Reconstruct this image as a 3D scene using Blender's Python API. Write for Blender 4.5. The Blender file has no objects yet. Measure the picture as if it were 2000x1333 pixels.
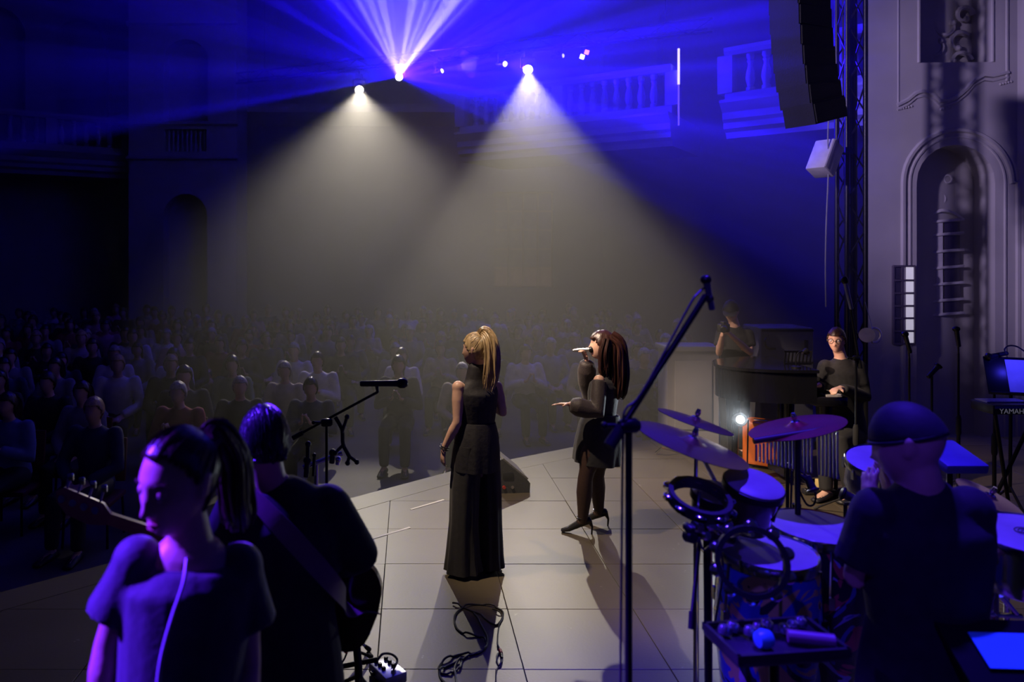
import bpy, bmesh, math, random
from mathutils import Vector, Matrix, Quaternion, noise as mnoise
import numpy as np

random.seed(7)
SC = bpy.context.scene
COL = SC.collection
V = Vector
pi = math.pi

# ---------------------------------------------------------------- camera
FPX, CX, CY, HC = 1500.0, 800.0, 490.0, 2.3      # focal length in px, optical centre, camera height


def P(px, py, y):
    """pixel + distance -> world point (camera at 0,0,HC looking along +Y)"""
    return V(((px - CX) / FPX * y, y, HC - (py - CY) / FPX * y))


def G(px, py, z=0.0):
    """pixel -> point on the horizontal plane at height z"""
    y = (HC - z) * FPX / (py - CY)
    return V(((px - CX) / FPX * y, y, z))


cam_data = bpy.data.cameras.new('camera')
cam = bpy.data.objects.new('camera', cam_data)
COL.objects.link(cam)
cam.location = (0, 0, HC)
cam.rotation_euler = (pi / 2, 0, 0)
cam_data.sensor_width = 36
cam_data.lens = FPX / 2000 * 36
cam_data.shift_x = (1000 - CX) / 2000
cam_data.shift_y = -(666.5 - CY) / 2000
cam_data.clip_start = 0.05
cam_data.dof.use_dof = True
cam_data.dof.focus_distance = 5.8
cam_data.dof.aperture_fstop = 2.2
SC.camera = cam

# ---------------------------------------------------------------- world: closed hall, almost black
SC.view_settings.view_transform = 'Standard'
SC.view_settings.look = 'None'
SC.view_settings.gamma = 1
SC.view_settings.use_curve_mapping = False
SC.view_settings.exposure = 0.0
SC.cycles.use_denoising = True
SC.cycles.volume_bounces = 0
SC.cycles.max_bounces = 4
SC.cycles.diffuse_bounces = 2
SC.cycles.glossy_bounces = 2
SC.cycles.transmission_bounces = 2
SC.cycles.sample_clamp_indirect = 3.0

world = bpy.data.worlds.new('hall_air')
SC.world = world
world.use_nodes = True
wn = world.node_tree
wn.nodes.clear()
wo = wn.nodes.new('ShaderNodeOutputWorld')
wb = wn.nodes.new('ShaderNodeBackground')
wb.inputs['Color'].default_value = (0.004, 0.003, 0.012, 1)
wb.inputs['Strength'].default_value = 0.2
wn.links.new(wb.outputs[0], wo.inputs['Surface'])


# ---------------------------------------------------------------- stage lamps
def spot(name, loc, target, color, energy, full_deg, blend=0.25, radius=0.05):
    d = bpy.data.lights.new(name, 'SPOT')
    d.color = color
    d.energy = energy
    d.spot_size = math.radians(full_deg)
    d.spot_blend = blend
    d.shadow_soft_size = radius
    o = bpy.data.objects.new(name, d)
    COL.objects.link(o)
    o.location = loc
    o.rotation_euler = (V(target) - V(loc)).to_track_quat('-Z', 'Y').to_euler()
    return o


WARM = (1.0, 0.89, 0.71)
BLUE = (0.040, 0.018, 1.0)
LAMP1 = P(702, 177, 17.2)        # white spot over the audience
LAMP2 = P(1031, 138, 15.3)       # second white spot
LAMPB = P(779, 150, 15.9)        # blue effect head with prism
LAMPC = P(990, 125, 15.6)        # blue wash towards the side gallery
spot('white_spot_beam', LAMP1, (-0.3, 5.7, 0), WARM, 2150, 27, 0.5, 0.05)
spot('white_spot_beam', LAMP2, (1.2, 6.3, 0), WARM, 2000, 26, 0.35, 0.05)
spot('blue_wash_beam', LAMPC, (6.6, 12.4, 4.6), (0.03, 0.006, 1), 2000, 66, 0.5, 0.06)

# blue effect head: prism breaks its light into a fan of fine rays, shutters keep the lower side dark
bl = spot('blue_prism_beam', LAMPB, LAMPB + V((0.12, -0.75, 0.62)), (1, 1, 1), 3700, 178, 0.1, 0.03)
bd = bl.data
bd.use_nodes = True
bt = bd.node_tree
bt.nodes.clear()


def N_(tree, kind, **kw):
    n = tree.nodes.new(kind)
    for k, v in kw.items():
        setattr(n, k, v)
    return n


lo = N_(bt, 'ShaderNodeOutputLight')
le = N_(bt, 'ShaderNodeEmission')
geo = N_(bt, 'ShaderNodeNewGeometry')


def dotmask(vec, a, b):
    vm = N_(bt, 'ShaderNodeVectorMath', operation='DOT_PRODUCT')
    vm.inputs[1].default_value = vec
    bt.links.new(geo.outputs['Incoming'], vm.inputs[0])
    mr = N_(bt, 'ShaderNodeMapRange')
    mr.interpolation_type = 'SMOOTHSTEP'
    mr.inputs['From Min'].default_value = a
    mr.inputs['From Max'].default_value = b
    bt.links.new(vm.outputs['Value'], mr.inputs['Value'])
    return mr.outputs[0]


def math_(op, a, b):
    m = N_(bt, 'ShaderNodeMath', operation=op)
    for i, s in enumerate((a, b)):
        if isinstance(s, (int, float)):
            m.inputs[i].default_value = s
        else:
            bt.links.new(s, m.inputs[i])
    return m.outputs[0]


SGN = LIGHT_SIGN = 1.0
view = (LAMPB - V((0, 0, HC))).normalized()


def halfplane(dx, dy):
    """normal of the shutter plane through the lamp whose edge runs along image direction (dx,dy)"""
    line = V((dx, 0, -dy)).normalized()
    n = line.cross(view).normalized()
    if n.z < 0:
        n = -n
    return n * SGN


n1 = halfplane(-319, 65)
n2 = halfplane(101, 150)
up1 = dotmask(n1, -0.005, 0.02)
up2 = dotmask(n2, -0.01, 0.05)
shut = math_('MAXIMUM', up1, up2)
# radial prism pattern about the lamp axis (the axis looks down at the stage)
ax = -view
rt = ax.cross(V((0, 0, 1))).normalized() * -1
upv = rt.cross(ax).normalized()
if upv.z < 0:
    upv = -upv


def dot_(vec):
    vm = N_(bt, 'ShaderNodeVectorMath', operation='DOT_PRODUCT')
    vm.inputs[1].default_value = vec
    bt.links.new(geo.outputs['Incoming'], vm.inputs[0])
    return vm.outputs['Value']


def smooth_(v, a, b, c=0.0, d=1.0):
    mr = N_(bt, 'ShaderNodeMapRange')
    mr.interpolation_type = 'SMOOTHSTEP'
    for k, x in zip(('From Min', 'From Max', 'To Min', 'To Max'), (a, b, c, d)):
        mr.inputs[k].default_value = x
    bt.links.new(v, mr.inputs['Value'])
    return mr.outputs[0]


dx_, dz_, da_ = dot_(rt), dot_(upv), dot_(ax)
rad = math_('SQRT', math_('ADD', math_('MULTIPLY', dx_, dx_), math_('MULTIPLY', dz_, dz_)), 0.0)
ca = math_('DIVIDE', dx_, rad)           # cos / sin of the angle around the axis
sa = math_('DIVIDE', dz_, rad)
cmb = N_(bt, 'ShaderNodeCombineXYZ')
bt.links.new(ca, cmb.inputs[0])
bt.links.new(sa, cmb.inputs[1])
bt.links.new(math_('MULTIPLY', da_, 0.10), cmb.inputs[2])


def raynoise(scale, lo_, hi_, pw):
    ns = N_(bt, 'ShaderNodeTexNoise')
    ns.inputs['Scale'].default_value = scale
    ns.inputs['Detail'].default_value = 3
    ns.inputs['Roughness'].default_value = 0.6
    bt.links.new(cmb.outputs[0], ns.inputs['Vector'])
    return math_('POWER', smooth_(ns.outputs['Fac'], lo_, hi_), pw)


ray1 = raynoise(9.0, 0.42, 0.72, 1.5)
ray2 = raynoise(22.0, 0.48, 0.75, 1.5)
upfan = smooth_(sa, 0.45, 1.0)                 # bright sheaf straight up
side = smooth_(ca, -0.9, 0.6, 0.75, 1.0)       # more to the audience-right side
rays = math_('ADD', math_('MULTIPLY', ray1, 1.0), math_('MULTIPLY', ray2, 0.8))
away = math_('MULTIPLY', smooth_(rad, 0.30, 0.65), smooth_(dot_((-1, 0, 0)), 0.2, 0.88, 1.0, 0.0))
away = math_('MULTIPLY', away, smooth_(dot_((0, 0, -1)), 0.2, 0.5, 1.0, 0.0))                # nothing thrown straight down the axis onto the stage
amp = math_('ADD', math_('MULTIPLY', side, 3.6), math_('MULTIPLY', upfan, 3.0))
tot = math_('MULTIPLY', amp, math_('ADD', math_('MULTIPLY', rays, 1.5), 0.55))
tot = math_('MULTIPLY', math_('MULTIPLY', tot, shut), away)
mixc = N_(bt, 'ShaderNodeMix', data_type='RGBA')
bt.links.new(smooth_(math_('MULTIPLY', tot, math_('ADD', upfan, 0.35)), 2.0, 12.0), mixc.inputs[0])
mixc.inputs[6].default_value = (0.012, 0.002, 1, 1)
mixc.inputs[7].default_value = (0.085, 0.07, 1, 1)
bt.links.new(mixc.outputs[2], le.inputs['Color'])
bt.links.new(tot, le.inputs['Strength'])
bt.links.new(le.outputs[0], lo.inputs[0])

# washes from the side galleries and the front truss, with added fill spots
spot('violet_wall_beam', (-8.0, 1.4, 6.8), (8.2, 10.4, 3.6), (0.68, 0.53, 1.0), 8500, 20, 0.8, 0.25)
spot('blue_side_beam', (-3.2, 1.80, 3.5), (-0.52, 1.70, 1.64), (0.10, 0.015, 1.0), 5000, 17, 0.4, 0.10)
spot('blue_side_beam', (-3.0, 3.5, 4.2), (-0.45, 2.55, 1.75), (0.08, 0.015, 1.0), 3000, 17, 0.5, 0.10)
spot('blue_top_beam', (1.75, 3.3, 7.6), (1.95, 2.95, 1.0), (0.06, 0.02, 1.0), 3600, 34, 0.5, 0.12)
spot('audience_fill_wash', (-1.0, 1.5, 9.5), (-1.5, 15.0, 0.0), (0.45, 0.32, 1.0), 35, 60, 0.8, 0.3)  # violet fill added over the audience in place of ambient light
spot('warm_key_beam', (-2.2, 4.5, 8.4), (1.9, 6.4, 0.6), (1.0, 0.76, 0.53), 2900, 30, 0.5, 0.08)
spot('piano_fill_beam', (-3.0, 5.0, 6.0), (3.2, 7.7, 0.6), (1.0, 0.74, 0.56), 3400, 20, 0.5, 0.06)  # warm fill added to brighten the piano corner and box drum
spot('blue_front_beam', (-0.8, -0.6, 4.6), (1.5, 2.65, 1.0), (0.08, 0.03, 1.0), 260, 24, 0.5, 0.06)


# ---------------------------------------------------------------- materials
MATS = {}


def mat(name, color, rough=0.6, metal=0.0, var=0.12, scale=8.0, bump=0.0, emit=None, estr=0.0, sheen=0.0, coat=0.0):
    """principled material with a little procedural mottling and relief"""
    if name in MATS:
        return MATS[name]
    m = bpy.data.materials.new(name)
    m.use_nodes = True
    t = m.node_tree
    b = t.nodes['Principled BSDF']
    b.inputs['Roughness'].default_value = rough
    b.inputs['Metallic'].default_value = metal
    if coat:
        b.inputs['Coat Weight'].default_value = coat
        b.inputs['Coat Roughness'].default_value = 0.12
    if sheen:
        b.inputs['Sheen Weight'].default_value = sheen
    tc = t.nodes.new('ShaderNodeTexCoord')
    nz = t.nodes.new('ShaderNodeTexNoise')
    nz.inputs['Scale'].default_value = scale
    nz.inputs['Detail'].default_value = 4
    t.links.new(tc.outputs['Object'], nz.inputs['Vector'])
    rp = t.nodes.new('ShaderNodeValToRGB')
    lo_ = [max(0, c * (1 - var)) for c in color]
    hi_ = [min(1, c * (1 + var)) for c in color]
    rp.color_ramp.elements[0].position = 0.3
    rp.color_ramp.elements[1].position = 0.7
    rp.color_ramp.elements[0].color = (*lo_, 1)
    rp.color_ramp.elements[1].color = (*hi_, 1)
    t.links.new(nz.outputs['Fac'], rp.inputs['Fac'])
    t.links.new(rp.outputs['Color'], b.inputs['Base Color'])
    if bump:
        bp = t.nodes.new('ShaderNodeBump')
        bp.inputs['Strength'].default_value = bump
        bp.inputs['Distance'].default_value = 0.01
        t.links.new(nz.outputs['Fac'], bp.inputs['Height'])
        t.links.new(bp.outputs['Normal'], b.inputs['Normal'])
    if emit:
        b.inputs['Emission Color'].default_value = (*emit, 1)
        b.inputs['Emission Strength'].default_value = estr
        m.cycles.emission_sampling = 'NONE'
    MATS[name] = m
    return m


def tile_material():
    m = bpy.data.materials.new('stage_tile_stone')
    m.use_nodes = True
    t = m.node_tree
    b = t.nodes['Principled BSDF']
    tc = t.nodes.new('ShaderNodeNewGeometry')
    oi = t.nodes.new('ShaderNodeObjectInfo')
    n1_ = t.nodes.new('ShaderNodeTexNoise')
    n1_.inputs['Scale'].default_value = 1.6
    n1_.inputs['Detail'].default_value = 6
    n2_ = t.nodes.new('ShaderNodeTexNoise')
    n2_.inputs['Scale'].default_value = 5.0
    n2_.inputs['Detail'].default_value = 8
    n2_.inputs['Roughness'].default_value = 0.7
    n3_ = t.nodes.new('ShaderNodeTexNoise')
    n3_.inputs['Scale'].default_value = 60
    n3_.inputs['Detail'].default_value = 3
    for n in (n1_, n2_, n3_):
        t.links.new(tc.outputs['Position'], n.inputs['Vector'])
    r1 = t.nodes.new('ShaderNodeValToRGB')
    r1.color_ramp.elements[0].position = 0.3
    r1.color_ramp.elements[0].color = (0.068, 0.054, 0.034, 1)
    r1.color_ramp.elements[1].position = 0.7
    r1.color_ramp.elements[1].color = (0.086, 0.071, 0.047, 1)
    t.links.new(n1_.outputs['Fac'], r1.inputs['Fac'])
    # per-tile tone
    mr = t.nodes.new('ShaderNodeMapRange')
    mr.inputs['To Min'].default_value = 0.88
    mr.inputs['To Max'].default_value = 1.08
    t.links.new(oi.outputs['Random'], mr.inputs['Value'])
    mu = t.nodes.new('ShaderNodeMix')
    mu.data_type = 'RGBA'
    mu.blend_type = 'MULTIPLY'
    mu.inputs[0].default_value = 1
    t.links.new(r1.outputs['Color'], mu.inputs[6])
    t.links.new(mr.outputs[0], mu.inputs[7])
    # pale scuffs
    r2 = t.nodes.new('ShaderNodeValToRGB')
    r2.color_ramp.elements[0].position = 0.655
    r2.color_ramp.elements[0].color = (0, 0, 0, 1)
    r2.color_ramp.elements[1].position = 0.70
    r2.color_ramp.elements[1].color = (1, 1, 1, 1)
    t.links.new(n2_.outputs['Fac'], r2.inputs['Fac'])
    mx = t.nodes.new('ShaderNodeMix')
    mx.data_type = 'RGBA'
    t.links.new(r2.outputs['Color'], mx.inputs[0])
    t.links.new(mu.outputs[2], mx.inputs[6])
    mx.inputs[7].default_value = (0.26, 0.24, 0.21, 1)
    t.links.new(mx.outputs[2], b.inputs['Base Color'])
    b.inputs['Roughness'].default_value = 0.42
    bp = t.nodes.new('ShaderNodeBump')
    bp.inputs['Strength'].default_value = 0.12
    bp.inputs['Distance'].default_value = 0.004
    t.links.new(n3_.outputs['Fac'], bp.inputs['Height'])
    t.links.new(bp.outputs['Normal'], b.inputs['Normal'])
    return m


def painted_material(name, cols, scale):
    """swirling painted artwork on a drum shell"""
    m = bpy.data.materials.new(name)
    m.use_nodes = True
    t = m.node_tree
    b = t.nodes['Principled BSDF']
    tc = t.nodes.new('ShaderNodeTexCoord')
    nz = t.nodes.new('ShaderNodeTexNoise')
    nz.inputs['Scale'].default_value = scale * 0.6
    nz.inputs['Distortion'].default_value = 2.5
    t.links.new(tc.outputs['Object'], nz.inputs['Vector'])
    vo = t.nodes.new('ShaderNodeTexVoronoi')
    vo.inputs['Scale'].default_value = scale
    t.links.new(nz.outputs['Color'], vo.inputs['Vector'])
    rp = t.nodes.new('ShaderNodeValToRGB')
    rp.color_ramp.interpolation = 'CONSTANT'
    els = rp.color_ramp.elements
    while len(els) < len(cols):
        els.new(0.5)
    for i, c in enumerate(cols):
        els[i].position = i / len(cols)
        els[i].color = (*c, 1)
    t.links.new(vo.outputs['Color'], rp.inputs['Fac'])
    t.links.new(rp.outputs['Color'], b.inputs['Base Color'])
    b.inputs['Roughness'].default_value = 0.25
    MATS[name] = m
    return m


# ---------------------------------------------------------------- mesh helpers
def frame(d, ref=None):
    """orthonormal frame whose z axis is d"""
    d = V(d).normalized()
    ref = V(ref) if ref is not None else (V((0, 0, 1)) if abs(d.z) < 0.9 else V((1, 0, 0)))
    x = (ref - d * ref.dot(d))
    if x.length < 1e-6:
        x = V((1, 0, 0)) - d * d.x
    x.normalize()
    y = d.cross(x)
    return x, y, d


def spline(pts, n):
    """Catmull-Rom through pts, n samples per span"""
    pts = [V(p) for p in pts]
    if len(pts) < 3:
        return pts
    out = []
    ext = [pts[0] * 2 - pts[1]] + pts + [pts[-1] * 2 - pts[-2]]
    for i in range(1, len(ext) - 2):
        p0, p1, p2, p3 = ext[i - 1:i + 3]
        for k in range(n):
            t = k / n
            out.append(0.5 * ((2 * p1) + (p2 - p0) * t + (2 * p0 - 5 * p1 + 4 * p2 - p3) * t * t
                              + (3 * p1 - p0 - 3 * p2 + p3) * t ** 3))
    out.append(pts[-1])
    return out


class MB:
    def __init__(self):
        self.v, self.f, self.mi = [], [], []

    def add(self, vs, fs, mi=0):
        o = len(self.v)
        self.v += [V(p) for p in vs]
        self.f += [tuple(i + o for i in f) for f in fs]
        self.mi += [mi] * len(fs)
        return self

    def box(self, c, s, rot=None, mi=0, bev=0.0):
        c = V(c)
        hx, hy, hz = s[0] / 2, s[1] / 2, s[2] / 2
        M = rot if rot is not None else Matrix.Identity(3)
        if isinstance(M, (int, float)):
            M = Matrix.Rotation(M, 3, 'Z')
        if bev <= 0:
            vs = [c + M @ V((x * hx, y * hy, z * hz)) for z in (-1, 1) for y in (-1, 1) for x in (-1, 1)]
            fs = [(0, 2, 3, 1), (4, 5, 7, 6), (0, 1, 5, 4), (2, 6, 7, 3), (0, 4, 6, 2), (1, 3, 7, 5)]
            return self.add(vs, fs, mi)
        bm = bmesh.new()
        bmesh.ops.create_cube(bm, size=1)
        for v in bm.verts:
            v.co = V((v.co.x * s[0], v.co.y * s[1], v.co.z * s[2]))
        bmesh.ops.bevel(bm, geom=bm.edges[:], offset=bev, segments=2, affect='EDGES', profile=0.5)
        bm.verts.index_update()
        vs = [c + M @ v.co for v in bm.verts]
        fs = [[v.index for v in f.verts] for f in bm.faces]
        bm.free()
        return self.add(vs, fs, mi)

    def rings(self, rings, cap=True, mi=0, close=False):
        n = len(rings[0])
        vs = [p for r in rings for p in r]
        fs = []
        m = len(rings)
        for i in range(m if close else m - 1):
            a, b = i * n, ((i + 1) % m) * n
            for k in range(n):
                fs.append((a + k, a + (k + 1) % n, b + (k + 1) % n, b + k))
        if cap and not close:
            fs.append(tuple(range(n - 1, -1, -1)))
            fs.append(tuple((m - 1) * n + k for k in range(n)))
        return self.add(vs, fs, mi)

    def tube(self, pts, r, seg=8, cap=True, mi=0, smooth=0, close=False):
        pts = spline(pts, smooth) if smooth else [V(p) for p in pts]
        n = len(pts)
        rr = r if isinstance(r, (list, tuple)) else [r] * n
        if len(rr) != n:
            rr = [rr[0] + (rr[-1] - rr[0]) * i / (n - 1) if len(rr) == 2 else
                  rr[min(len(rr) - 1, int(i * (len(rr) - 1) / (n - 1) + 0.5))] for i in range(n)]
        out = []
        ref = None
        for i in range(n):
            a = pts[max(i - 1, 0)] if not close else pts[i - 1]
            b = pts[min(i + 1, n - 1)] if not close else pts[(i + 1) % n]
            d = b - a
            if d.length < 1e-9:
                d = V((0, 0, 1))
            x, y, _ = frame(d, ref)
            ref = x
            out.append([pts[i] + (x * math.cos(2 * pi * k / seg) + y * math.sin(2 * pi * k / seg)) * rr[i] for k in range(seg)])
        return self.rings(out, cap, mi, close)

    def loft(self, secs, lat, seg=14, mi=0, caps=True, fold=0.0, nfold=7, ph=0.0):
        """secs: (point, r_lateral, r_depth[, lateral dir]); rounded body section lofted along its points"""
        out = []
        n = len(secs)
        P_ = [V(s[0]) for s in secs]
        for i, s in enumerate(secs):
            d = P_[min(i + 1, n - 1)] - P_[max(i - 1, 0)]
            L = V(s[3]) if len(s) > 3 else V(lat)
            x, y, _ = frame(d, L)
            ring = []
            fo = fold * (i / (n - 1)) if fold else 0
            for k in range(seg):
                a = 2 * pi * k / seg
                q = 1 + fo * (0.6 * math.cos(nfold * a + ph) + 0.4 * math.cos((nfold + 3) * a + 2 * ph + i * 0.2))
                ring.append(P_[i] + x * math.cos(a) * s[1] * q + y * math.sin(a) * s[2] * q)
            out.append(ring)
        if caps:      # rounded ends
            def capring(i, sgn):
                d = (P_[min(i + 1, n - 1)] - P_[max(i - 1, 0)]).normalized() * sgn
                m = min(secs[i][1], secs[i][2])
                return [[P_[i] + (p - P_[i]) * 0.72 + d * m * 0.45 for p in out[i if i >= 0 else n - 1]],
                        [P_[i] + (p - P_[i]) * 0.25 + d * m * 0.62 for p in out[i if i >= 0 else n - 1]]]
            a = capring(0, -1)
            b = capring(n - 1, 1)
            out = [a[1], a[0]] + out + [b[0], b[1]]
        return self.rings(out, True, mi)

    def lathe(self, prof, o=(0, 0, 0), axis=(0, 0, 1), seg=28, mi=0, cap=True):
        """prof: (radius, height) pairs"""
        x, y, d = frame(axis)
        o = V(o)
        rs = [[o + d * h + (x * math.cos(2 * pi * k / seg) + y * math.sin(2 * pi * k / seg)) * max(r, 1e-4) for k in range(seg)]
              for r, h in prof]
        return self.rings(rs, cap, mi)

    def torus(self, c, axis, R, r, seg=28, s2=8, mi=0):
        x, y, d = frame(axis)
        pts = [V(c) + (x * math.cos(2 * pi * k / seg) + y * math.sin(2 * pi * k / seg)) * R for k in range(seg)]
        return self.tube(pts, r, s2, False, mi, 0, True)

    def ball(self, c, r, seg=12, ring=8, M=None, mi=0):
        c = V(c)
        r = V((r, r, r)) if isinstance(r, (int, float)) else V(r)
        out = []
        for i in range(ring + 1):
            t = pi * i / ring
            t = min(max(t, 0.02), pi - 0.02)
            rg = []
            for k in range(seg):
                p = V((math.sin(t) * math.cos(2 * pi * k / seg) * r.x, math.sin(t) * math.sin(2 * pi * k / seg) * r.y, -math.cos(t) * r.z))
                rg.append(c + (M @ p if M is not None else p))
            out.append(rg)
        return self.rings(out, True, mi)

    def prism(self, poly, a, b, mi=0):
        """poly: list of points; extruded from offset a to offset b (vectors)"""
        n = len(poly)
        A = [V(p) + V(a) for p in poly]
        B = [V(p) + V(b) for p in poly]
        fs = [(k, (k + 1) % n, n + (k + 1) % n, n + k) for k in range(n)]
        fs += [tuple(range(n - 1, -1, -1)), tuple(range(n, 2 * n))]
        return self.add(A + B, fs, mi)


def build(name, mb, m, parent=None, base=None, smooth=True, angle=40):
    """one mesh object; world-space vertices; children are stored relative to their thing's base"""
    me = bpy.data.meshes.new(name)
    off = V(base) if base is not None else V((0, 0, 0))
    if parent is not None:
        off = V(parent['_b']) if '_b' in parent else V((0, 0, 0))
    me.from_pydata([tuple(p - off) for p in mb.v], [], mb.f)
    ms = m if isinstance(m, (list, tuple)) else [m]
    for x in ms:
        me.materials.append(x)
    if len(ms) > 1:
        me.polygons.foreach_set('material_index', mb.mi)
    bm = bmesh.new()
    bm.from_mesh(me)
    bmesh.ops.recalc_face_normals(bm, faces=bm.faces)
    bm.to_mesh(me)
    bm.free()
    if smooth:
        me.polygons.foreach_set('use_smooth', [True] * len(me.polygons))
        try:
            me.set_sharp_from_angle(angle=math.radians(angle))
        except Exception:
            pass
    o = bpy.data.objects.new(name, me)
    COL.objects.link(o)
    if parent is not None:
        o.parent = parent
        o['_b'] = tuple(off)
    else:
        o.location = off
        o['_b'] = tuple(off)
    return o


def thing(name, label, cat, base=(0, 0, 0), group=None):
    o = bpy.data.objects.new(name, None)
    COL.objects.link(o)
    o.location = base
    o.empty_display_size = 0.1
    o['_b'] = tuple(base)
    return tag(o, label, cat, group)


def tag(o, label, cat, group=None, kind=None):
    o['label'] = label
    if cat:
        o['category'] = cat
    if group:
        o['group'] = group
    if kind:
        o['kind'] = kind
    return o


def struct(name, mb, m, parent=None, smooth=False, label=None):
    o = build(name, mb, m, parent, None, smooth)
    if parent is None:
        o['kind'] = 'structure'
        if label:
            o['label'] = label
    return o


def copy_tree(o, parent=None, loc=None, rotz=None):
    c = o.copy()
    COL.objects.link(c)
    c.parent = parent
    if loc is not None:
        c.location = loc
    if rotz is not None:
        c.rotation_euler = (0, 0, rotz)
    for ch in o.children:
        copy_tree(ch, c)
    return c


def remesh(o, voxel, smooth_it=2, fac=0.5):
    """fuse the overlapping shells of o into one continuous skin"""
    md = o.modifiers.new('fuse', 'REMESH')
    md.mode = 'VOXEL'
    md.voxel_size = voxel
    md.use_smooth_shade = True
    if smooth_it:
        sm = o.modifiers.new('soften', 'SMOOTH')
        sm.iterations = smooth_it
        sm.factor = fac
    dg = bpy.context.evaluated_depsgraph_get()
    me = bpy.data.meshes.new_from_object(o.evaluated_get(dg))
    old = o.data
    mats = [x for x in old.materials]
    o.modifiers.clear()
    o.data = me
    me.materials.clear()
    for x in mats:
        me.materials.append(x)
    me.polygons.foreach_set('use_smooth', [True] * len(me.polygons))
    bpy.data.meshes.remove(old)
    return o


# ---------------------------------------------------------------- common materials
M_TILE = tile_material()
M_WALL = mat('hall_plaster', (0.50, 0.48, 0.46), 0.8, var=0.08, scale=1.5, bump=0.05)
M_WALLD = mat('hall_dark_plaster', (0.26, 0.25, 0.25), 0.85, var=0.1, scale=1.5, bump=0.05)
M_FLOORD = mat('hall_dark_floor', (0.10, 0.09, 0.085), 0.6, var=0.2, scale=2)
M_NICHE = mat('hall_opening_dark', (0.05, 0.045, 0.05), 0.7)
M_BLACKMETAL = mat('black_metal', (0.018, 0.018, 0.02), 0.35, 0.6)
M_BLACKPLASTIC = mat('black_plastic', (0.015, 0.015, 0.017), 0.45)
M_CHROME = mat('chrome', (0.75, 0.75, 0.78), 0.14, 1.0, 0.05)
M_RUBBER = mat('black_rubber', (0.012, 0.012, 0.012), 0.8)
M_CABLE = mat('black_cable_rubber', (0.02, 0.018, 0.02), 0.5)
M_SKIN = mat('skin', (0.56, 0.34, 0.25), 0.45, var=0.06, scale=20)
M_BLACKCLOTH = mat('black_cloth', (0.012, 0.012, 0.014), 0.85, var=0.3, scale=25, bump=0.15, sheen=0.02)


# ================================================================ SETTING
FLOOR_Z = -0.35
BH = 11.0


def arch_pts(u0, u1, v0, v1, n=12):
    """outline (u,v) of an arched opening, spring line so that the crown touches v1"""
    r = (u1 - u0) / 2
    c = (u0 + u1) / 2
    pts = [(u0, v0), (u1, v0)]
    for k in range(n + 1):
        a = pi * k / n
        pts.append((c + r * math.cos(a), v1 - r + r * math.sin(a)))
    return pts


def rect_pts(u0, u1, v0, v1):
    return [(u0, v0), (u1, v0), (u1, v1), (u0, v1)]


class Facet:
    """a plane wall from plan point a to b; u runs along it, v is height, w is depth behind its face"""

    def __init__(s, a, b, flip=False):
        s.a = V((a[0], a[1], 0))
        s.t = V((b[0] - a[0], b[1] - a[1], 0))
        s.len = s.t.length
        s.t.normalize()
        s.n = V((-s.t.y, s.t.x, 0))         # away from the viewer when a is left of b
        if flip:
            s.n = -s.n

    def p(s, u, v, w=0.0):
        return s.a + s.t * u + V((0, 0, v)) + s.n * w

    def wall(s, name, v0, v1, holes, depth, m, thick=0.25, parent=None, label=None, backs=True, skew=0.0):
        """wall sheet with real openings, their reveals and a closing back"""
        bm = bmesh.new()

        def loop(pts, w):
            vs = [bm.verts.new(s.p(u, v, w)) for u, v in pts]
            return vs, [bm.edges.new((vs[i], vs[(i + 1) % len(vs)])) for i in range(len(vs))]
        es = []
        _, e = loop(rect_pts(0, s.len, v0, v1), 0)
        es += e
        reveals = []
        for h in holes:
            vs, e = loop(h, 0)
            es += e
            reveals.append(vs)
        bmesh.ops.triangle_fill(bm, edges=es, use_beauty=True, use_dissolve=False)
        for vs in reveals:
            back = [bm.verts.new(v.co + s.n * depth) for v in vs]
            n = len(vs)
            for i in range(n):
                bm.faces.new((vs[i], vs[(i + 1) % n], back[(i + 1) % n], back[i]))
            if backs:
                bm.faces.new(back)
        bm.verts.index_update()
        mb = MB()
        mb.add([v.co.copy() for v in bm.verts], [[v.index for v in f.verts] for f in bm.faces])
        bm.free()
        # solid back so that the wall has thickness
        q = [s.p(skew, v0, thick + depth), s.p(s.len, v0, thick + depth), s.p(s.len, v1, thick + depth), s.p(skew, v1, thick + depth)]
        f = [s.p(0, v0), s.p(s.len, v0), s.p(s.len, v1), s.p(0, v1)]
        mb.add(f + q, [(4, 5, 6, 7), (0, 3, 7, 4), (1, 5, 6, 2), (3, 2, 6, 7)])
        return struct(name, mb, m, parent, label=label)

    def strip(s, mb, u0, u1, prof, mi=0):
        """moulding: closed profile of (w, v) points swept from u0 to u1"""
        A = [s.p(u0, v, w) for w, v in prof]
        B = [s.p(u1, v, w) for w, v in prof]
        n = len(prof)
        mb.add(A + B, [(k, (k + 1) % n, n + (k + 1) % n, n + k) for k in range(n)]
               + [tuple(range(n - 1, -1, -1)), tuple(range(n, 2 * n))], mi)

    def band(s, mb, pts, r, w):
        """raised bead along (u,v) points"""
        mb.tube([s.p(u, v, w) for u, v in pts], r, 6)


# ---- stage floor: stone tiles, clipped along the angled front edge
EDGE = [(-6.0, 2.28), (0.45, 8.02), (1.92, 9.0), (2.9, 9.32), (9.5, 9.55)]


def edge_y(x, inset=0.0):
    for (x0, y0), (x1, y1) in zip(EDGE, EDGE[1:]):
        if x <= x1:
            return y0 + (y1 - y0) * (x - x0) / (x1 - x0) - inset
    return EDGE[-1][1] - inset


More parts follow.
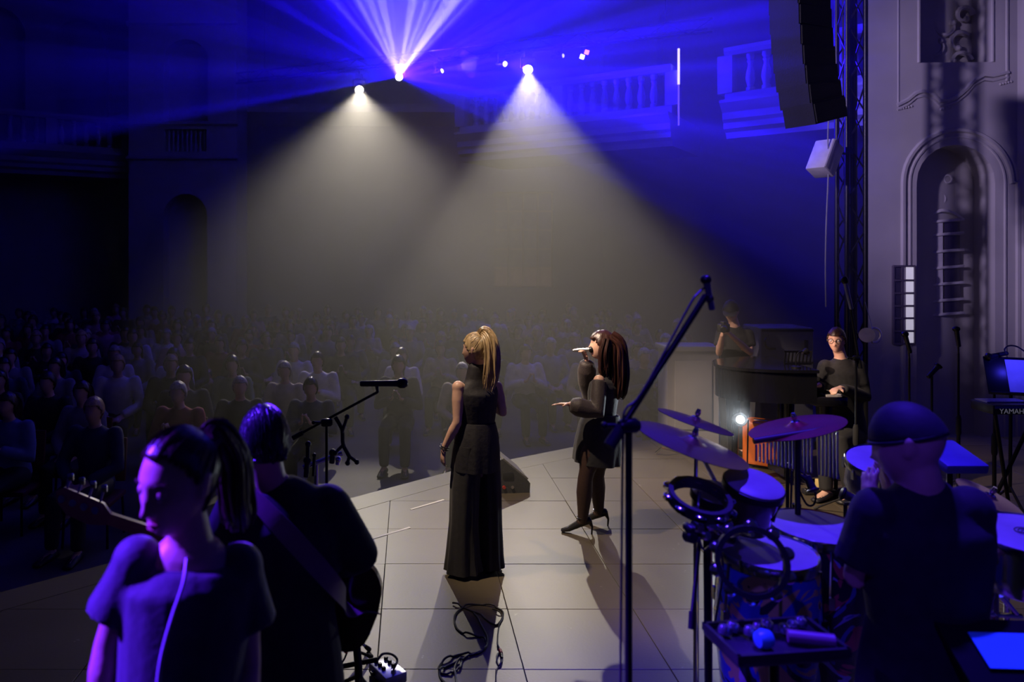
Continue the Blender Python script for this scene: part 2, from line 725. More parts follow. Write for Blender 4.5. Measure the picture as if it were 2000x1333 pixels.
TW, TD = 0.807, 0.71
mb = MB()
poly = [V((x, y, 0)) for x, y in EDGE] + [V((9.5, -3.5, 0)), V((-6.0, -3.5, 0))]
mb.prism(poly, (0, 0, FLOOR_Z + 0.002), (0, 0, -0.012))
floor = struct('floor', mb, mat('stage_joint_mortar', (0.07, 0.06, 0.05), 0.9),
               label='pale stone stage floor laid in large square tiles')
INSET = 0.40


def clip_poly(pts, a, b):
    """keep the part of polygon pts right of (below) the line a->b"""
    def side(p):
        return (b[0] - a[0]) * (p[1] - a[1]) - (b[1] - a[1]) * (p[0] - a[0])
    out = []
    for i in range(len(pts)):
        p, q = pts[i], pts[(i + 1) % len(pts)]
        sp, sq = side(p), side(q)
        if sp <= 0:
            out.append(p)
        if sp * sq < 0:
            t = sp / (sp - sq)
            out.append((p[0] + (q[0] - p[0]) * t, p[1] + (q[1] - p[1]) * t))
    return out


tile_mesh = None
EI = [(x, y - INSET) for x, y in EDGE]
for i in range(-8, 10):
    for j in range(-8, 7):
        x0, y0 = -0.18 + TW * i, 5.637 + TD * j
        x1, y1 = x0 + TW, y0 + TD
        g = 0.0018
        pts = [(x0 + g, y0 + g), (x1 - g, y0 + g), (x1 - g, y1 - g), (x0 + g, y1 - g)]
        if y1 < 1.2 or x0 > 7.2 or x1 < -6:
            continue
        full = all(p[1] < edge_y(p[0], INSET) for p in pts)
        dz = random.uniform(-0.0012, 0.0012)
        if full:
            if tile_mesh is None:
                mb = MB()
                ch = 0.0025
                w, d = TW - 2 * g, TD - 2 * g
                mb.rings([[V((0, 0, -.03)), V((w, 0, -.03)), V((w, d, -.03)), V((0, d, -.03))],
                          [V((0, 0, -ch)), V((w, 0, -ch)), V((w, d, -ch)), V((0, d, -ch))],
                          [V((ch, ch, 0)), V((w - ch, ch, 0)), V((w - ch, d - ch, 0)), V((ch, d - ch, 0))]])
                t = struct('tile', mb, M_TILE, floor)
                tile_mesh = t.data
            else:
                t = bpy.data.objects.new('tile', tile_mesh)
                COL.objects.link(t)
                t.parent = floor
            t.location = (x0 + g, y0 + g, dz)
        else:
            for a, b in zip(EI, EI[1:]):
                pts = clip_poly(pts, a, b) if len(pts) > 2 else pts
            if len(pts) > 2:
                mb = MB()
                mb.prism([V((p[0], p[1], dz)) for p in pts], (0, 0, -0.03), (0, 0, 0))
                struct('tile', mb, M_TILE, floor)
# border slabs along the edge
for (x0, y0), (x1, y1) in zip(EDGE, EDGE[1:]):
    L = math.hypot(x1 - x0, y1 - y0)
    n = max(1, round(L / 1.9))
    for k in range(n):
        a, b = (k + 0.002) / n, (k + 0.998) / n
        q = [(x0 + (x1 - x0) * t, y0 + (y1 - y0) * t) for t in (a, b)]
        mb = MB()
        mb.prism([V((q[0][0], q[0][1] - INSET + .006, 0)), V((q[1][0], q[1][1] - INSET + .006, 0)),
                  V((q[1][0], q[1][1], 0)), V((q[0][0], q[0][1], 0))], (0, 0, -0.05), (0, 0, 0))
        struct('edge_slab', mb, M_TILE, floor)

# ---- hall floor, ceiling, outer walls
mb = MB()
mb.box((0, 10, FLOOR_Z - 0.1), (40, 34, 0.2))
struct('floor_hall', mb, M_FLOORD, label='dark floor of the hall below the stage')
mb = MB()
mb.box((0, 10, BH + 0.15), (40, 34, 0.3))
struct('ceiling', mb, M_NICHE)
mb = MB()
mb.box((-15, 9, BH / 2 - .2), (0.4, 30, BH + .4))
struct('wall_left', mb, M_WALL)
mb = MB()
mb.box((14, 9, BH / 2 - .2), (0.4, 30, BH + .4))
struct('wall_right', mb, M_WALL)
mb = MB()
mb.box((0, -5, BH / 2 - .2), (30, 0.4, BH + .4))
struct('wall_behind', mb, M_WALLD)

# ---- back of the hall: recess wall, pilaster with niches, galleries
fb = Facet((-4.7, 22.2), (5.6, 22.2))
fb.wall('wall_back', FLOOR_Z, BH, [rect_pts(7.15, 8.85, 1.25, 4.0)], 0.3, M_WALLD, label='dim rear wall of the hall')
mb = MB()
fb.strip(mb, 0, fb.len, [(0, 5.9), (-0.35, 6.25), (-0.35, 6.4), (0, 6.55)])
struct('trim_1', mb, M_WALL, label='stone cornice along the rear wall')
# window with small panes in the rear wall
win = thing('window_1', 'small-paned window glowing faintly in the rear wall', None, fb.p(7.15, 1.25, 0.1))
win['kind'] = 'structure'
mb = MB()
for k in range(5):
    u = 7.15 + 1.7 * k / 4
    mb.box(fb.p(u, 2.62, 0.14), (0.05, 0.08, 2.75))
for k in range(6):
    v = 1.25 + 2.75 * k / 5
    mb.box(fb.p(8.0, v, 0.14), (1.75, 0.07, 0.05))
build('window_frame', mb, mat('window_wood', (0.3, 0.22, 0.2), 0.6), win, smooth=False)
for i in range(4):
    for j in range(5):
        mb = MB()
        mb.box(fb.p(7.15 + 1.7 * (i + .5) / 4, 1.25 + 2.75 * (j + .5) / 5, 0.16), (0.38, 0.012, 0.5))
        glow = j == 0
        build('pane', mb, mat('window_pane_lit' if glow else 'window_pane', (0.2, 0.17, 0.2), 0.2,
                              emit=(1, 0.5, 0.4) if glow else (0.6, 0.5, 0.7), estr=0.03 if glow else 0.010), win, smooth=False)

# pilaster: X -7.45..-4.65 at Y 20.5
fp = Facet((-7.5, 20.5), (-4.62, 20.5))
holes = [arch_pts(0.93, 2.10, 0.0, 3.82), arch_pts(0.93, 2.12, 5.7, 7.95), rect_pts(0.95, 2.08, 4.95, 5.55)]
fp.wall('wall_pilaster_left', FLOOR_Z, BH, holes, 0.45, M_WALL, 0.9, label='broad plaster pilaster with arched doorway and niche')
mb = MB()
for k in range(9):
    u = 1.03 + k * 0.12
    mb.lathe([(.03, 0), (.045, .1), (.02, .3), (.04, .5), (.03, .58)], fp.p(u, 4.96, 0.15), seg=8)
struct('trim_2', mb, M_WALL, smooth=True, label='row of small balusters in the pilaster opening')
mb = MB()
for v in (4.7, 5.62, 8.3):
    fp.strip(mb, -0.05, fp.len + 0.05, [(0.02, v), (-0.10, v + .05), (-0.10, v + .1), (0.02, v + .14)])
struct('trim_3', mb, M_WALL, label='string courses across the left pilaster')

# left gallery
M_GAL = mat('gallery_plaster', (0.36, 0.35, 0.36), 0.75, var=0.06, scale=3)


def baluster_mesh():
    mb = MB()
    mb.lathe([(.075, 0), (.075, .06), (.05, .08), (.06, .12), (.085, .22), (.07, .34), (.04, .46), (.045, .5), (.062, .53),
              (.045, .56), (.07, .60), (.07, .66)], seg=10)
    return mb


BAL = {}


def gallery(name, a, b, top, label, side=None, depth=2.2, sp=0.27, post=True):
    """balustraded gallery front: cornice, plinth, balusters, rail, piers"""
    f = Facet(a, b)
    root = thing(name, label, None, f.p(0, top - 1.62))
    root['kind'] = 'structure'
    mb = MB()
    f.strip(mb, 0, f.len, [(0.25, top - .14), (-0.06, top - .14), (-0.10, top - .07), (-0.10, top), (0.25, top)])
    build('rail', mb, M_GAL, root, smooth=False)
    mb = MB()
    f.strip(mb, 0, f.len, [(0.25, top - .98), (-0.04, top - .98), (-0.04, top - .82), (0.02, top - .80), (0.25, top - .80)])
    build('plinth', mb, M_GAL, root, smooth=False)
    mb = MB()
    prof = [(depth, top - 1.62), (0.04, top - 1.62), (0.0, top - 1.52), (-0.10, top - 1.46), (-0.10, top - 1.36), (-0.16, top - 1.30),
            (-0.16, top - 1.18), (-0.22, top - 1.12), (-0.30, top - 1.02), (-0.30, top - .97), (depth, top - .97)]
    f.strip(mb, 0, f.len, prof)
    build('cornice', mb, M_GAL, root, smooth=False)
    npost = max(1, round(f.len / 2.0))
    for k in range(npost + 1):
        u = f.len * k / npost
        mb = MB()
        mb.box(f.p(u, top - .47, 0.08), (0.26, 0.26, .68), rot=math.atan2(f.t.y, f.t.x))
        build('pier', mb, M_GAL, root, smooth=False)
    n = int(f.len / sp)
    for k in range(n):
        u = (k + 0.5) * f.len / n
        if min(abs(u - f.len * q / npost) for q in range(npost + 1)) < 0.2:
            continue
        if 'm' not in BAL:
            o = build('baluster', baluster_mesh(), M_GAL, None)
            BAL['m'] = o.data
        else:
            o = bpy.data.objects.new('baluster', BAL['m'])
            COL.objects.link(o)
        o.parent = root
        o.location = f.p(u, top - .80, 0.08) - V(root['_b'])
        o['_b'] = (0, 0, 0)
    return f, root


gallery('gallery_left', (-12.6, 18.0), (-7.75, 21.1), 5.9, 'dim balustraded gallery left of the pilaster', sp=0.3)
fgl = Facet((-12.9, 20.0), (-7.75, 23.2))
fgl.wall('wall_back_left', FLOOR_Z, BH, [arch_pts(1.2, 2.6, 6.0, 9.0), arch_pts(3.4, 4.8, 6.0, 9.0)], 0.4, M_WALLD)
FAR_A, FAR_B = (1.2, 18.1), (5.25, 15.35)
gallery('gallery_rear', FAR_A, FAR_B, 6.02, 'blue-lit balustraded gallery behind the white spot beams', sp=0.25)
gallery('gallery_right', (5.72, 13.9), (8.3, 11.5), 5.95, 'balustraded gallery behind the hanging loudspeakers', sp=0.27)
# walls behind the galleries and piers below
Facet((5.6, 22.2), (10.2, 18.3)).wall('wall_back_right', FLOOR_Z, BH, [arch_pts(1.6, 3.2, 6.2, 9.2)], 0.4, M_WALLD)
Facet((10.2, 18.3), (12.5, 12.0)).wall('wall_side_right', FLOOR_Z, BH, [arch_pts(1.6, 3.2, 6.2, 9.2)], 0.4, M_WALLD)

# ---- tall pilaster right with arched window recess
fr = Facet((6.25, 10.55), (8.27, 10.45))
SX = 143.0            # px per metre on this wall


def RW(px, py):
    """pixel on the right pilaster -> (u,v)"""
    y = 10.5
    x = (px - CX) / FPX * y
    return (x - 6.25, HC - (py - CY) / FPX * y)


u0, _ = RW(1792, 0)
u1, _ = RW(1940, 0)
_, vt = RW(0, 283)
_, vb = RW(0, 622)
_, vt2 = RW(0, 133)
holes = [arch_pts(u0, u1, FLOOR_Z + .05, vt), rect_pts(RW(1796, 0)[0], RW(1935, 0)[0], RW(0, 122)[1], RW(0, -60)[1])]
fr.wall('wall_pilaster_right', FLOOR_Z, BH, holes, 0.42, M_WALL, 0.1, skew=0.5, label='tall plaster pilaster with an arched window recess')
mb = MB()
# arch moulding with ears
r = (u1 - u0) / 2 + 0.20
cx = (u0 + u1) / 2 + 0.02
pts = [(cx - r, 2.1)]
pts = [(cx - r, FLOOR_Z)] + [(cx + r * math.cos(a), vt - (u1 - u0) / 2 + r * math.sin(a)) for a in [pi - pi * k / 20 for k in range(21)]]
pts += [(cx + r + .08, vt - (u1 - u0) / 2), (cx + r + .08, FLOOR_Z)]
fr.band(mb, pts, 0.035, 0.0)
pts2 = [(cx + (r - .09) * math.cos(a), vt - (u1 - u0) / 2 + (r - .09) * math.sin(a)) for a in [pi - pi * k / 20 for k in range(21)]]
fr.band(mb, [(cx - r + .09, FLOOR_Z)] + pts2 + [(cx + r - .09, FLOOR_Z)], 0.018, 0.0)
struct('trim_4', mb, M_WALL, smooth=True, label='round-arched moulding around the window recess')
# eyebrow mouldings and frame above
mb = MB()


def brow(pxs):
    fr.band(mb, [RW(*q) for q in pxs], 0.03, 0.0)
    fr.band(mb, [RW(a, b + 9) for a, b in pxs], 0.018, 0.0)


brow([(1755, 205), (1775, 195), (1790, 182), (1806, 178), (1822, 185), (1836, 198), (1850, 196), (1868, 190), (1885, 176),
      (1900, 158), (1918, 148), (1935, 150), (1965, 143)])
fr.band(mb, [RW(1962, -20), RW(1962, 160)], 0.02, 0.0)
fr.band(mb, [RW(1757, -20), RW(1757, 200)], 0.012, 0.0)
fr.band(mb, [RW(1796, 122), RW(1796, -60)], 0.02, 0.0)
fr.band(mb, [RW(1935, 122), RW(1935, -60)], 0.02, 0.0)
for qx, qy in ((1762, 212), (1838, 214), (1950, 166)):
    for k in range(5):
        mb.ball(fr.p(*RW(qx + k * 5, qy - k * 1.2), 0.0), 0.018, 8, 6)
struct('trim_5', mb, M_WALL, smooth=True, label='curved eyebrow moulding above the arched recess')
# carved stucco panel at the top
mb = MB()
for (cx_, cy_, rr_, a0, a1) in ((1830, 30, 22, 0, 200), (1880, 35, 26, 160, 380), (1905, 70, 22, 40, 260), (1825, 85, 20, 60, 300),
                                (1915, 15, 18, 0, 300), (1858, 75, 24, 200, 400), (1835, 108, 22, 10, 170), (1905, 110, 24, 10, 170)):
    pts = []
    for k in range(13):
        a = math.radians(a0 + (a1 - a0) * k / 12)
        sp_ = rr_ * (1 - 0.04 * k)
        pts.append(fr.p(*RW(cx_ + sp_ * math.cos(a), cy_ - sp_ * math.sin(a)), 0.36))
    mb.tube(pts, [0.045, 0.02], 6)
    mb.ball(pts[-1], 0.045, 8, 6)
struct('trim_6', mb, M_WALL, smooth=True, label='carved scroll relief in the panel above the recess')
# window in the recess: leaded bars over dark panes
win2 = thing('window_2', 'arched leaded window with pale cross bars in the recess', None, fr.p(u0, vb, 0.35))
win2['kind'] = 'structure'
M_BAR = mat('window_bar_white', (0.62, 0.60, 0.60), 0.5)
M_PANE = mat('window_pane_dark', (0.07, 0.06, 0.09), 0.25)
ub0, ub1 = RW(1840, 0)[0], RW(1908, 0)[0]
rows = [430, 457, 491, 524, 557, 590, 618]
for a, b in zip(rows, rows[1:]):
    va, vb_ = RW(0, a)[1], RW(0, b)[1]
    for k in range(2):
        ua = ub0 + (ub1 - ub0) * k / 2
        mb = MB()
        mb.box(fr.p(ua + (ub1 - ub0) / 4, (va + vb_) / 2, 0.36), ((ub1 - ub0) / 2 - .02, .012, abs(va - vb_) - .02))
        build('pane', mb, M_PANE, win2, smooth=False)
for a in rows:
    mb = MB()
    v_ = RW(0, a)[1]
    mb.tube([fr.p(ub0 - .03, v_ - .03, 0.34), fr.p((ub0 + ub1) / 2, v_, 0.33), fr.p(ub1 + .03, v_ + .02, 0.34)], 0.022, 6, smooth=4)
    build('bar', mb, M_BAR, win2)
mb = MB()
mb.box(fr.p(ub0 + .17, (RW(0, 430)[1] + RW(0, 618)[1]) / 2, 0.36), (0.10, 0.05, RW(0, 430)[1] - RW(0, 618)[1]))
build('mullion', mb, M_BAR, win2, smooth=False)
mb = MB()
pts = [fr.p(*RW(1838 + k * 7, 425 - 16 * math.sin(pi * k / 10)), 0.34) for k in range(11)]
mb.tube(pts, 0.025, 6)
for q in ((1870, 385, 10), (1885, 345, 8), (1862, 350, 7)):
    mb.torus(fr.p(*RW(q[0], q[1]), 0.38), fr.n, q[2] / SX, 0.014, 14, 6)
build('carved_head', mb, M_BAR, win2)
# narrow lattice window left of it: bright panes
win3 = thing('window_3', 'narrow lattice window with bright white panes on the pilaster', None, fr.p(*RW(1745, 672), 0))
win3['kind'] = 'structure'
rows = [520, 548, 573, 598, 622, 647, 672]
M_WPANE = mat('window_pane_white', (0.8, 0.78, 0.8), 0.4, emit=(0.8, 0.76, 0.9), estr=0.45)
for a, b in zip(rows, rows[1:]):
    for x0, x1, mm in ((1747, 1762, M_PANE), (1763, 1785, M_WPANE)):
        ua, va = RW(x0, b)
        ub, vb_ = RW(x1, a)
        mb = MB()
        mb.box(fr.p((ua + ub) / 2, (va + vb_) / 2, -0.015), (ub - ua - .01, .02, vb_ - va - .03))
        build('pane', mb, mm, win3, smooth=False)
mb = MB()
for a in rows:
    ua, va = RW(1745, a)
    ub, _ = RW(1787, a)
    mb.box(fr.p((ua + ub) / 2, va, -0.02), (ub - ua, .04, .025))
for x in (1746, 1762, 1786):
    mb.box(fr.p(*RW(x, 596), -0.02), (.02, .04, RW(0, 520)[1] - RW(0, 672)[1]))
build('window_frame', mb, mat('window_frame_dark', (0.12, 0.1, 0.14), 0.5), win3, smooth=False)
# wall continuing to the right and the pier's return
Facet((8.27, 10.45), (11.0, 8.2)).wall('wall_right_front', FLOOR_Z, BH, [], 0.1, M_WALL)
mb = MB()
mb.prism([V((6.25, 10.56, 0)), V((7.25, 12.1, 0)), V((8.2, 12.1, 0)), V((8.2, 11.0, 0))], (0, 0, FLOOR_Z), (0, 0, BH))
struct('wall_pilaster_return', mb, M_WALL)

# ---- stage haze hanging over the hall beyond the front of the stage
mb = MB()
mb.prism([V((x, y, 0)) for x, y in ((-11.8, 9.3), (-4.0, 9.0), (-2.4, 6.6), (2.4, 6.6), (6.05, 9.35), (6.1, 10.7), (7.05, 12.35), (11.8, 12.35), (9.9, 18.2), (5.5, 22.05), (-4.55, 22.05),
                                     (-4.6, 20.4), (-7.6, 20.4), (-11.8, 17.8))], (0, 0, FLOOR_Z + .01), (0, 0, BH - .02))
hz = build('haze', mb, bpy.data.materials.new('stage_haze'), None, None, False)
tag(hz, 'thin grey stage haze hanging in the air over the audience', 'haze', kind='stuff')
hm = hz.data.materials[0]
hm.use_nodes = True
hm.node_tree.nodes.clear()
ho = hm.node_tree.nodes.new('ShaderNodeOutputMaterial')
hv = hm.node_tree.nodes.new('ShaderNodeVolumeScatter')
hv.inputs['Density'].default_value = 0.063
hv.inputs['Anisotropy'].default_value = 0.35
hm.node_tree.links.new(hv.outputs[0], ho.inputs['Volume'])

# puff of smoke in front of the small pale lamp
mb = MB()
pc_ = P(916, 127, 15.75)
rnd_ = random.Random(5)
mb.ball(pc_, .17, 14, 10)
for k in range(9):
    mb.ball(pc_ + V((rnd_.uniform(-.17, .17), rnd_.uniform(-.12, .12), rnd_.uniform(-.2, .2))), rnd_.uniform(.06, .11), 12, 8)
sp_o = build('smoke_puff', mb, bpy.data.materials.new('smoke'), None, pc_)
remesh(sp_o, .03, 1)
tag(sp_o, 'small puff of smoke caught in the beam of a small pale lamp', 'smoke', kind='stuff')
hm = sp_o.data.materials[0]
hm.use_nodes = True
hm.node_tree.nodes.clear()
ho = hm.node_tree.nodes.new('ShaderNodeOutputMaterial')
hv = hm.node_tree.nodes.new('ShaderNodeVolumeScatter')
hv.inputs['Density'].default_value = 0.9
hv.inputs['Anisotropy'].default_value = 0.2
hm.node_tree.links.new(hv.outputs[0], ho.inputs['Volume'])


# ================================================================ PEOPLE
def gss(x, s):
    return math.exp(-(x / s) ** 2)


def head_shell(c, f, u, s=1.0, nu=44, nv=34, infl=0.0, keep=None, back=0.0, top=0.0, lump=0.0):
    """head grid in world space: skull, jaw, nose, eye sockets, lips, chin; keep(x,y,z) picks faces (for hair caps)"""
    f = V(f).normalized()
    u = V(u)
    u = (u - f * u.dot(f)).normalized()
    r = f.cross(u)
    mb = MB()
    pts, loc = [], []
    for i in range(nv + 1):
        t = min(max(pi * i / nv, 0.03), pi - 0.03)
        zl = -math.cos(t)
        for k in range(nu):
            a = 2 * pi * k / nu
            x = .074 * math.sin(t) * math.cos(a)
            y = .097 * math.sin(t) * math.sin(a)
            z = .117 * zl
            if zl < 0:
                q = -zl
                x *= 1 - .26 * q ** 1.5
                if y < 0:
                    y *= 1 - .40 * q
                y += .030 * q ** 2
            elif y < 0:
                y *= 1.04
            n = V((x / .074 ** 2, y / .097 ** 2, z / .117 ** 2)).normalized()
            if y > 0.02 and infl == 0:
                ramp = 0
                if -.040 < z <= .024:
                    ramp = (.024 - z) / .058
                elif -.052 < z <= -.040:
                    ramp = max(0, 1 - (-.036 - z) / .012)
                y += .021 * gss(x, .0115) * ramp + .006 * gss(x, .019) * gss(z + .033, .009)
                y -= .011 * gss(abs(x) - .031, .015) * gss(z - .012, .011)
                y += .004 * gss(z - .034, .010) * gss(x, .05)
                y += .007 * gss(x, .020) * (gss(z + .061, .0055) + gss(z + .074, .006)) - .003 * gss(x, .024) * gss(z + .0675, .0028)
                y += .007 * gss(x, .018) * gss(z + .098, .012)
                y += .003 * gss(abs(x) - .045, .02) * gss(z + .02, .02)
            if infl:
                d = infl
                if lump:
                    d *= 1 + lump * mnoise.noise(V((x * 40, y * 40, z * 14)))
                x, y, z = x + n.x * d, y + n.y * d + (back * n.y if n.y < 0 else 0) * -1 * -1, z + n.z * (d + top)
            loc.append((x, y, z))
            pts.append(V(c) + (r * x + f * y + u * z) * s)
    fs = []
    for i in range(nv):
        for k in range(nu):
            q = (i * nu + k, i * nu + (k + 1) % nu, (i + 1) * nu + (k + 1) % nu, (i + 1) * nu + k)
            if keep is not None:
                m = [sum(loc[j][e] for j in q) / 4 for e in range(3)]
                if not keep(*m):
                    continue
            fs.append(q)
    if keep is None:
        fs.append(tuple(range(nu - 1, -1, -1)))
        fs.append(tuple(nv * nu + k for k in range(nu)))
    mb.add(pts, fs)

    def L(x, y, z):
        return V(c) + (r * x + f * y + u * z) * s
    return mb, L


def hand(mb, w, d, n, curl=0.4, s=1.0, side=1, spread=0.10, curls=None):
    """palm, four fingers and a thumb; w wrist, d finger direction, n palm-facing normal, side: thumb side sign"""
    d = V(d).normalized()
    n = V(n)
    n = (n - d * n.dot(d)).normalized()
    l = d.cross(n) * side
    w = V(w)
    mb.loft([(w - d * .01 * s, .024 * s, .017 * s), (w + d * .03 * s, .034 * s, .016 * s), (w + d * .085 * s, .040 * s, .013 * s)], l, 10)
    lens = (.070, .078, .073, .057)
    for i in range(4):
        off = (1.5 - i) * .0195 * s
        p = w + d * .080 * s + l * off
        ang = 0
        c = curls[i] if curls else curl
        pts = [p - d * .02 * s, p]
        dd = (d + l * (1.5 - i) * spread).normalized()
        for k, fr_ in enumerate((.45, .32, .23)):
            ang += c * (0.9 if k else 0.6)
            v = dd * math.cos(ang) + n * math.sin(ang)
            p = p + v * lens[i] * fr_ * s
            pts.append(p)
        mb.tube(pts, [.0098 * s, .0098 * s, .0090 * s, .0082 * s, .0066 * s], 8)
    p = w + d * .022 * s + l * .026 * s
    v = (d * .62 + l * .78 + n * .25).normalized()
    q = p + v * .042 * s
    v2 = (d * .9 + l * .35 + n * (.3 + curl * .5)).normalized()
    mb.tube([p - v * .015 * s, p, q, q + v2 * .030 * s], [.012 * s, .0125 * s, .0105 * s, .0075 * s], 8)


def limb(mb, a, b, c, r0, r1, r2, r3, bulge=1.08):
    """two-segment tapering limb"""
    a, b, c = V(a), V(b), V(c)
    mb.tube([a, a.lerp(b, .35), a.lerp(b, .8), b, b.lerp(c, .3), b.lerp(c, .75), c],
            [r0, r0 * bulge * .97, r1 * 1.05, r1, r2 * bulge, (r2 + r3) / 2 * .95, r3], 12)


def foot(mb, ank, d, s=1.0, lift=0.0):
    ank = V(ank)
    d = V((d[0], d[1], 0)).normalized()
    g = V((ank.x, ank.y, ank.z - .075 * s))
    lat = d.cross(V((0, 0, 1)))
    mb.loft([(g - d * .055 * s + V((0, 0, .03 + lift)), .032 * s, .03 * s), (g + V((0, 0, .04 + lift * .8)), .037 * s, .042 * s),
             (g + d * .09 * s + V((0, 0, .028 + lift * .3)), .042 * s, .028 * s), (g + d * .165 * s + V((0, 0, .017)), .036 * s, .016 * s)], lat, 12)


def human(name, J, label, cat='person', base=None, voxel=0.011, fem=False, s=1.0, skin=None, hands=None, group=None, feet=True,
          face_u=(0, 0, 1), eyes=False, hres=(44, 34)):
    """continuous body from joints J; hands: dict side -> (dir, palm normal, curl)"""
    mb = MB()
    lat = (V(J['sr']) - V(J['sl'])).normalized()
    w = 0.9 if fem else 1.0
    wa = V(J['wa'])
    pe, ch, nk = V(J['pe']), V(J['ch']), V(J['nk'])
    sh = (V(J['sl']) + V(J['sr'])) / 2
    hw = (V(J['sr']) - V(J['sl'])).length / 2
    mb.loft([(pe - V((0, 0, .06)), .145 * s, .105 * s), (pe, .158 * s, .112 * s), (wa, .128 * s * w, .095 * s * w),
             (ch, .152 * s * w, .112 * s * w), (ch.lerp(sh, .6), .158 * s * w, .098 * s), (sh, hw * .92, .07 * s),
             (sh.lerp(nk, .6), .085 * s, .062 * s)], lat, 18)
    hd = V(J['hd'])
    f = V(J['f']).normalized()
    mb.tube([sh.lerp(nk, .3), nk, hd - V(face_u) * .05 - f * .018, hd - f * .012], [.062 * s * w, .054 * s * w, .053 * s * w, .05 * s], 14)
    hb, L = head_shell(hd, f, face_u, s * (0.96 if fem else 1.0), *hres)
    mb.add(hb.v, hb.f)
    for sx in (-1, 1):
        M = Matrix((f.cross(V(face_u).normalized()), f, V(face_u).normalized())).transposed()
        mb.ball(L(sx * .075, -.008, -.004), (.011, .020, .031), 10, 8, M)
        mb.ball(L(sx * .078, -.012, .012), (.010, .018, .017), 10, 8, M)
    for q in 'lr':
        limb(mb, J['s' + q], J['e' + q], J['w' + q], .047 * s * w, .037 * s * w, .037 * s * w, .0255 * s * w)
        mb.ball(J['s' + q], .052 * s * w, 12, 8)
        if hands and q in hands:
            h = hands[q]
            hand(mb, J['w' + q], h[0], h[1], h[2], s * (0.92 if fem else 1.0), h[3] if len(h) > 3 else 1)
        if 'h' + q in J:
            limb(mb, J['h' + q], J['k' + q], J['a' + q], .083 * s, .052 * s, .05 * s, .033 * s)
            if feet:
                foot(mb, J['a' + q], J['t' + q], s)
    b = base if base is not None else V((pe.x, pe.y, 0))
    o = build(name, mb, skin or M_SKIN, None, b)
    remesh(o, voxel, 2, 0.4)
    tag(o, label, cat, group)
    if eyes:
        for sx in (-1, 1):
            e = MB()
            e.ball(L(sx * .031, .079, .010), .0125, 12, 10)
            e.ball(L(sx * .031, .0885, .009), (.0052, .0052, .0052), 10, 8, mi=1)
            build('eye', e, [mat('eye_white', (.7, .68, .66), .25), mat('eye_iris', (.03, .02, .02), .2)], o)
    o['_L'] = 0
    return o, L


def shirt(o, J, m, sleeve=0.45, ease=0.016, low=None, voxel=0.012, name='shirt', w=1.0, s=1.0, collar=0.0, flare=0.0, extra=None, fem=False, dep=1.0, neck=.55):
    """top following the torso with sleeves down to a share of the arm (0..2, 1 = elbow)"""
    mb = MB()
    lat = (V(J['sr']) - V(J['sl'])).normalized()
    g = 0.9 if fem else 1.0
    wa, pe, ch, nk = (V(J[k]) for k in ('wa', 'pe', 'ch', 'nk'))
    sh = (V(J['sl']) + V(J['sr'])) / 2
    hw = (V(J['sr']) - V(J['sl'])).length / 2
    lo_ = V(low) if low is not None else pe
    e = ease
    mb.loft([(lo_, (.160 * s + e + flare) * w, (.114 * s + e + flare) * dep), (lo_.lerp(wa, .5), (.148 * s + e + flare * .6) * w, (.108 * s + e + flare * .6) * dep), (wa, (.130 * s * g + e + flare * .3) * w, (.098 * s * g + e + flare * .3) * dep),
             (ch, (.155 * s * g + e) * w, (.114 * s * g + e) * dep), (ch.lerp(sh, .6), (.160 * s * g + e) * w, .100 * s + e), (sh, hw * .95 + e * .5, .072 * s + e),
             (sh.lerp(nk, neck), .088 * s + e * .4, .066 * s + e * .3)] + ([(nk + V((0, 0, collar)), .066 * s, .062 * s)] if collar else []), lat, 20)
    for q in 'lr':
        a, b, c = V(J['s' + q]), V(J['e' + q]), V(J['w' + q])
        if sleeve <= 0:
            continue
        mb.ball(a, .055 * s * g + e * .7, 12, 8)
        if sleeve <= 1:
            end = a.lerp(b, sleeve)
            mb.tube([a, a.lerp(end, .5), end], [.05 * s * g + e, .05 * s * g + e, .045 * s * g + e * 1.3], 12)
        else:
            end = b.lerp(c, sleeve - 1)
            mb.tube([a, a.lerp(b, .6), b, b.lerp(end, .5), end], [.05 * s * g + e, .044 * s * g + e, .041 * s * g + e, .038 * s * g + e, .030 * s * g + e], 12)
    if extra:
        extra(mb)
    r = build(name, mb, m, o)
    remesh(r, voxel, 3, 0.5)
    return r


def trousers(o, J, m, ease=0.018, voxel=0.014, name='trousers', s=1.0, hem=0.0):
    mb = MB()
    lat = (V(J['sr']) - V(J['sl'])).normalized()
    pe, wa = V(J['pe']), V(J['wa'])
    mb.loft([(pe - V((0, 0, .07)), .150 * s + ease, .11 * s + ease), (pe, .160 * s + ease, .115 * s + ease), (pe.lerp(wa, .7), .14 * s + ease, .104 * s + ease)], lat, 16)
    for q in 'lr':
        h, k, a = (V(J[x + q]) for x in 'hka')
        mb.tube([h, h.lerp(k, .5), k, k.lerp(a, .5), a - (a - k).normalized() * .0], [.088 * s + ease, .075 * s + ease, .055 * s + ease, .050 * s + ease, .042 * s + ease + hem], 12)
    r = build(name, mb, m, o)
    remesh(r, voxel, 3, 0.5)
    return r


def shoes(o, J, m, s=1.0):
    for q in 'lr':
        mb = MB()
        a = V(J['a' + q])
        d = V((J['t' + q][0], J['t' + q][1], 0)).normalized()
        foot(mb, a + V((0, 0, -.0)), d, s * 1.12)
        build('shoe', mb, m, o)


